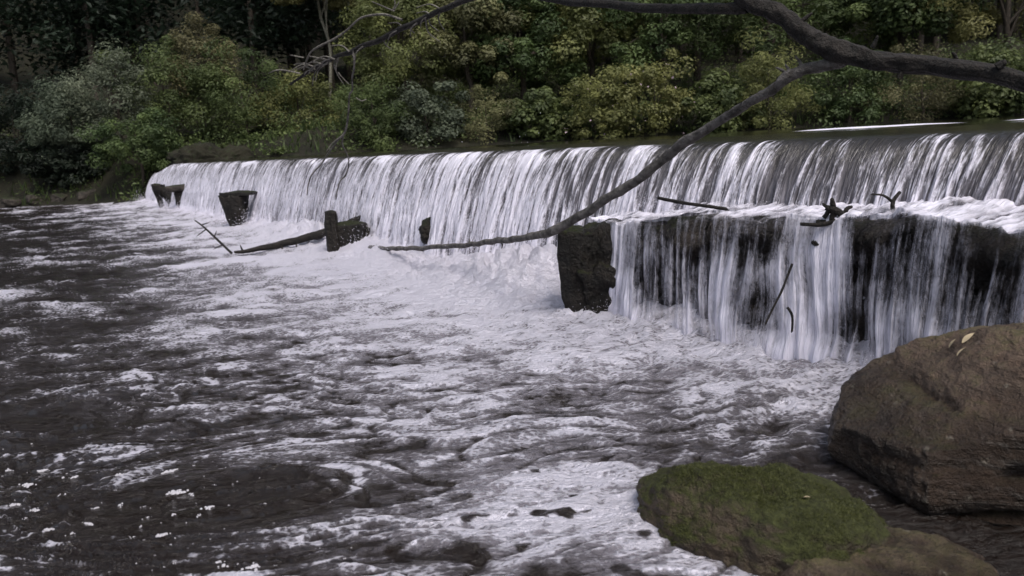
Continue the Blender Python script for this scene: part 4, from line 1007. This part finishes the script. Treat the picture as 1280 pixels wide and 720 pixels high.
# the wood behind, one mass of stems and leaves
def build_wood(seed, beds, mat, label):
    rng = np.random.RandomState(seed)
    P = []; Tn = []; trunks = []
    for n, xr, yr, hr, rad, per in beds:
        for _ in range(n):
            x = rng.uniform(*xr); y = rng.uniform(*yr)
            if poly_dist(np.array([x]), np.array([y]), POND)[0] < 1.5 or poly_dist(np.array([x]), np.array([y]), POOL)[0] < 1.5: continue
            z = gz(x, y); h = rng.uniform(*hr); trunks.append((x, y, z, h))
            R = rng.uniform(*rad)
            p, t, c = crown_points(rng, (R, R, h * 0.45), 34, per, shell=.4, spread=.25, jag=.15)
            P.append(p + np.array([x, y, z + h * 0.42])); Tn.append(t * 0.7 + rng.rand() * 0.3)
    PP = np.concatenate(P); V, F_ = leaf_mesh(PP, np.where(PP[:, 1] > 58, 0.75, 0.38), rng)
    tint = np.repeat(np.concatenate(Tn), 4)
    o = mesh_obj('woodland', V, F_, MT[mat], attrs=dict(tint=tint), smooth=False)
    tag(o, label=label, cat='woodland', kind='stuff')
    TV = []; TF = []; k = 0
    for x, y, z, h in trunks:
        n = 7
        for zz, r in ((z - .3, .2), (z + h * .45, .13), (z + h * .95, .03)):
            for j in range(n):
                a = 2 * math.pi * j / n; TV.append((x + r * math.cos(a) + .15 * math.sin(zz), y + r * math.sin(a), zz))
        for i in range(2):
            for j in range(n): TF.append((k + i * n + j, k + i * n + (j + 1) % n, k + (i + 1) * n + (j + 1) % n, k + (i + 1) * n + j))
        k += 3 * n
    st = mesh_obj('trunk', TV, TF, MT['trunk'], o); st['kind'] = 'stuff'
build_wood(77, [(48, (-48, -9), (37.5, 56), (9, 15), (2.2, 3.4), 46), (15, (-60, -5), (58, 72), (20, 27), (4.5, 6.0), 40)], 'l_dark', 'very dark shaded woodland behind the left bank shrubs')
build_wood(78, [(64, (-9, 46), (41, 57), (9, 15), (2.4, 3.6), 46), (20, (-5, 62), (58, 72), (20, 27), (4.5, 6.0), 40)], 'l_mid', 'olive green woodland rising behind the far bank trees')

# low plants and grass along the banks
def build_grass():
    rng = np.random.RandomState(31)
    n = 60000
    X = np.concatenate([rng.uniform(-27, 40, n)]); Y = rng.uniform(26, 40, n)
    du = poly_dist(X, Y, POND); dl = poly_dist(X, Y, POOL); d = np.minimum(du, dl)
    k = (d > 0.05) & (d < 3.6) & (rng.rand(n) < 0.05 + 0.7 * np.clip(pn(X * 0.5, Y * 0.5, 160) + 0.25, 0, 1)); X, Y, d = X[k], Y[k], d[k]
    Z = ground_z(X, Y); n = len(X)
    H = rng.uniform(0.15, 0.5, n) * (0.6 + 0.8 * np.clip(pn(X * 0.35, Y * 0.35, 161) + .4, 0, 1))
    a = rng.rand(n) * 6.28; wd = 0.05
    bx, by = np.cos(a) * wd, np.sin(a) * wd; lx, ly = rng.randn(n) * .25 * H, rng.randn(n) * .25 * H
    V = np.stack([np.stack([X - bx, Y - by, Z - .05], 1), np.stack([X + bx, Y + by, Z - .05], 1), np.stack([X + lx, Y + ly, Z + H], 1)], 1)
    F_ = np.arange(n * 3).reshape(-1, 3)
    tag(mesh_obj('bank_grass', V.reshape(-1, 3), F_, MT['l_grass'], attrs=dict(tint=np.repeat(rng.rand(n), 3)), smooth=False), label='rough grass and weeds along the banks', cat='grass', kind='stuff')
build_grass()

def build_undergrowth():
    rng = np.random.RandomState(57)
    n = 2500
    X = rng.uniform(-34, 42, n); Y = rng.uniform(25, 50, n)
    d = np.minimum(poly_dist(X, Y, POND), poly_dist(X, Y, POOL)); k = (d > -0.1) & (d < 13); k &= (X > -14) | (rng.rand(n) < .3); X, Y, d = X[k], Y[k], d[k]
    Z = ground_z(X, Y); P = []; Tn = []
    for x, y, z, dd in zip(X, Y, Z, d):
        m = 64; h = rng.uniform(.25, .8) * (1 if dd > .5 else .7) * (1.9 if dd > 5 else 1)
        g = rng.randn(m, 3) * np.array([.45, .45, .3]) * (h / .6); g[:, 2] = np.abs(g[:, 2])
        P.append(g + np.array([x, y, z])); Tn.append(np.full(m, rng.rand() * .6) + rng.rand(m) * .4)
    P = np.concatenate(P); V, F_ = leaf_mesh(P, 0.15, rng)
    tag(mesh_obj('undergrowth', V, F_, MT['l_green'], attrs=dict(tint=np.repeat(np.concatenate(Tn), 4)), smooth=False), label='low leafy undergrowth covering the banks', cat='undergrowth', kind='stuff')
build_undergrowth()

# stones at the water's edge on the left bank
for i, (px, py, s, lb) in enumerate([(12, 250, .45, 'pale bank stone at the left edge of the view'), (42, 247, .35, 'second pale bank stone from the left edge'), (75, 246, .40, 'dark rounded bank stone below the lowest willow shrub'), (112, 246, .5, 'rough bank stone nearest to the far end of the falls')]):
    q_ = at(px, py, 32.2); o = rock('bank_stone', (s * 1.0, s * .8, s * .6), MT['bankrock'], 500 + i * 7, sub=4, rough=.3, planes=7, pdist=(.65, .95)); o.rotation_euler = (.2 * i, .1, 1.3 * i); o.location = (q_.x, q_.y, q_.z - .1); tag(o, lb, 'stone')
eb = rock('earth_bank', (1.5, 1.2, .5), MT['ground'], 560, sub=5, rough=.45, power=3, planes=5, fine=.3); q_ = at(258, 196, 30.4); eb.location = (q_.x, q_.y, q_.z - .15); eb.rotation_euler = (0, 0, RAD(25)); tag(eb, kind='structure')

# leaves lying on the boulders
def fallen_leaf(px, py, Y, L, yaw, label, tilt=0.1):
    n = 9; V = []; F_ = []
    for i in range(n):
        u = i / (n - 1); wdt = 0.34 * math.sin(math.pi * u ** 0.8) * L; x = (u - .5) * L; z = 0.10 * L * math.sin(math.pi * u)
        V += [(x, -wdt / 2, z + .05 * L), (x, 0, z), (x, wdt / 2, z + .05 * L)]
    for i in range(n - 1):
        for k in range(2): F_.append((i * 3 + k, i * 3 + k + 1, i * 3 + k + 4, i * 3 + k + 3))
    o = mesh_obj('fallen_leaf', V, F_, MT['leafy']); o.location = at(px, py, Y); o.rotation_euler = (tilt, 0.1, yaw)
    tag(o, label, 'leaf', 'dead leaves lying on the boulders'); return o
LEAVES = []
def drop(o_rock, px, py, L, yaw, label):
    bpy.context.view_layer.update()
    d = (at(px, py, 1.0) - Vector((0, 0, EYE))).normalized(); inv = o_rock.matrix_world.inverted()
    hit, loc, nor, _ = o_rock.ray_cast(inv @ Vector((0, 0, EYE)), (inv.to_3x3() @ d).normalized())
    o = fallen_leaf(px, py, 2.8, L, yaw, label)
    if hit:
        wl = o_rock.matrix_world @ loc; wn = (o_rock.matrix_world.to_3x3() @ nor).normalized()
        o.rotation_mode = 'QUATERNION'; qz = Vector((0, 0, 1)).rotation_difference(wn)
        from mathutils import Quaternion
        o.rotation_quaternion = qz @ Quaternion((0, 0, 1), yaw); o.location = wl + wn * 0.004
    return o
drop(big, 1211, 424, .075, .3, 'pale dead leaf nearest the top of the big brown boulder')
drop(big, 1192, 430, .05, -.2, 'small dead leaf left of the topmost leaf on the big boulder')
drop(big, 1203, 441, .055, .1, 'lowest pale dead leaf on the upper face of the big boulder')
drop(mos, 1008, 624, .042, -.9, 'narrow pale dead leaf on the mossy boulder')
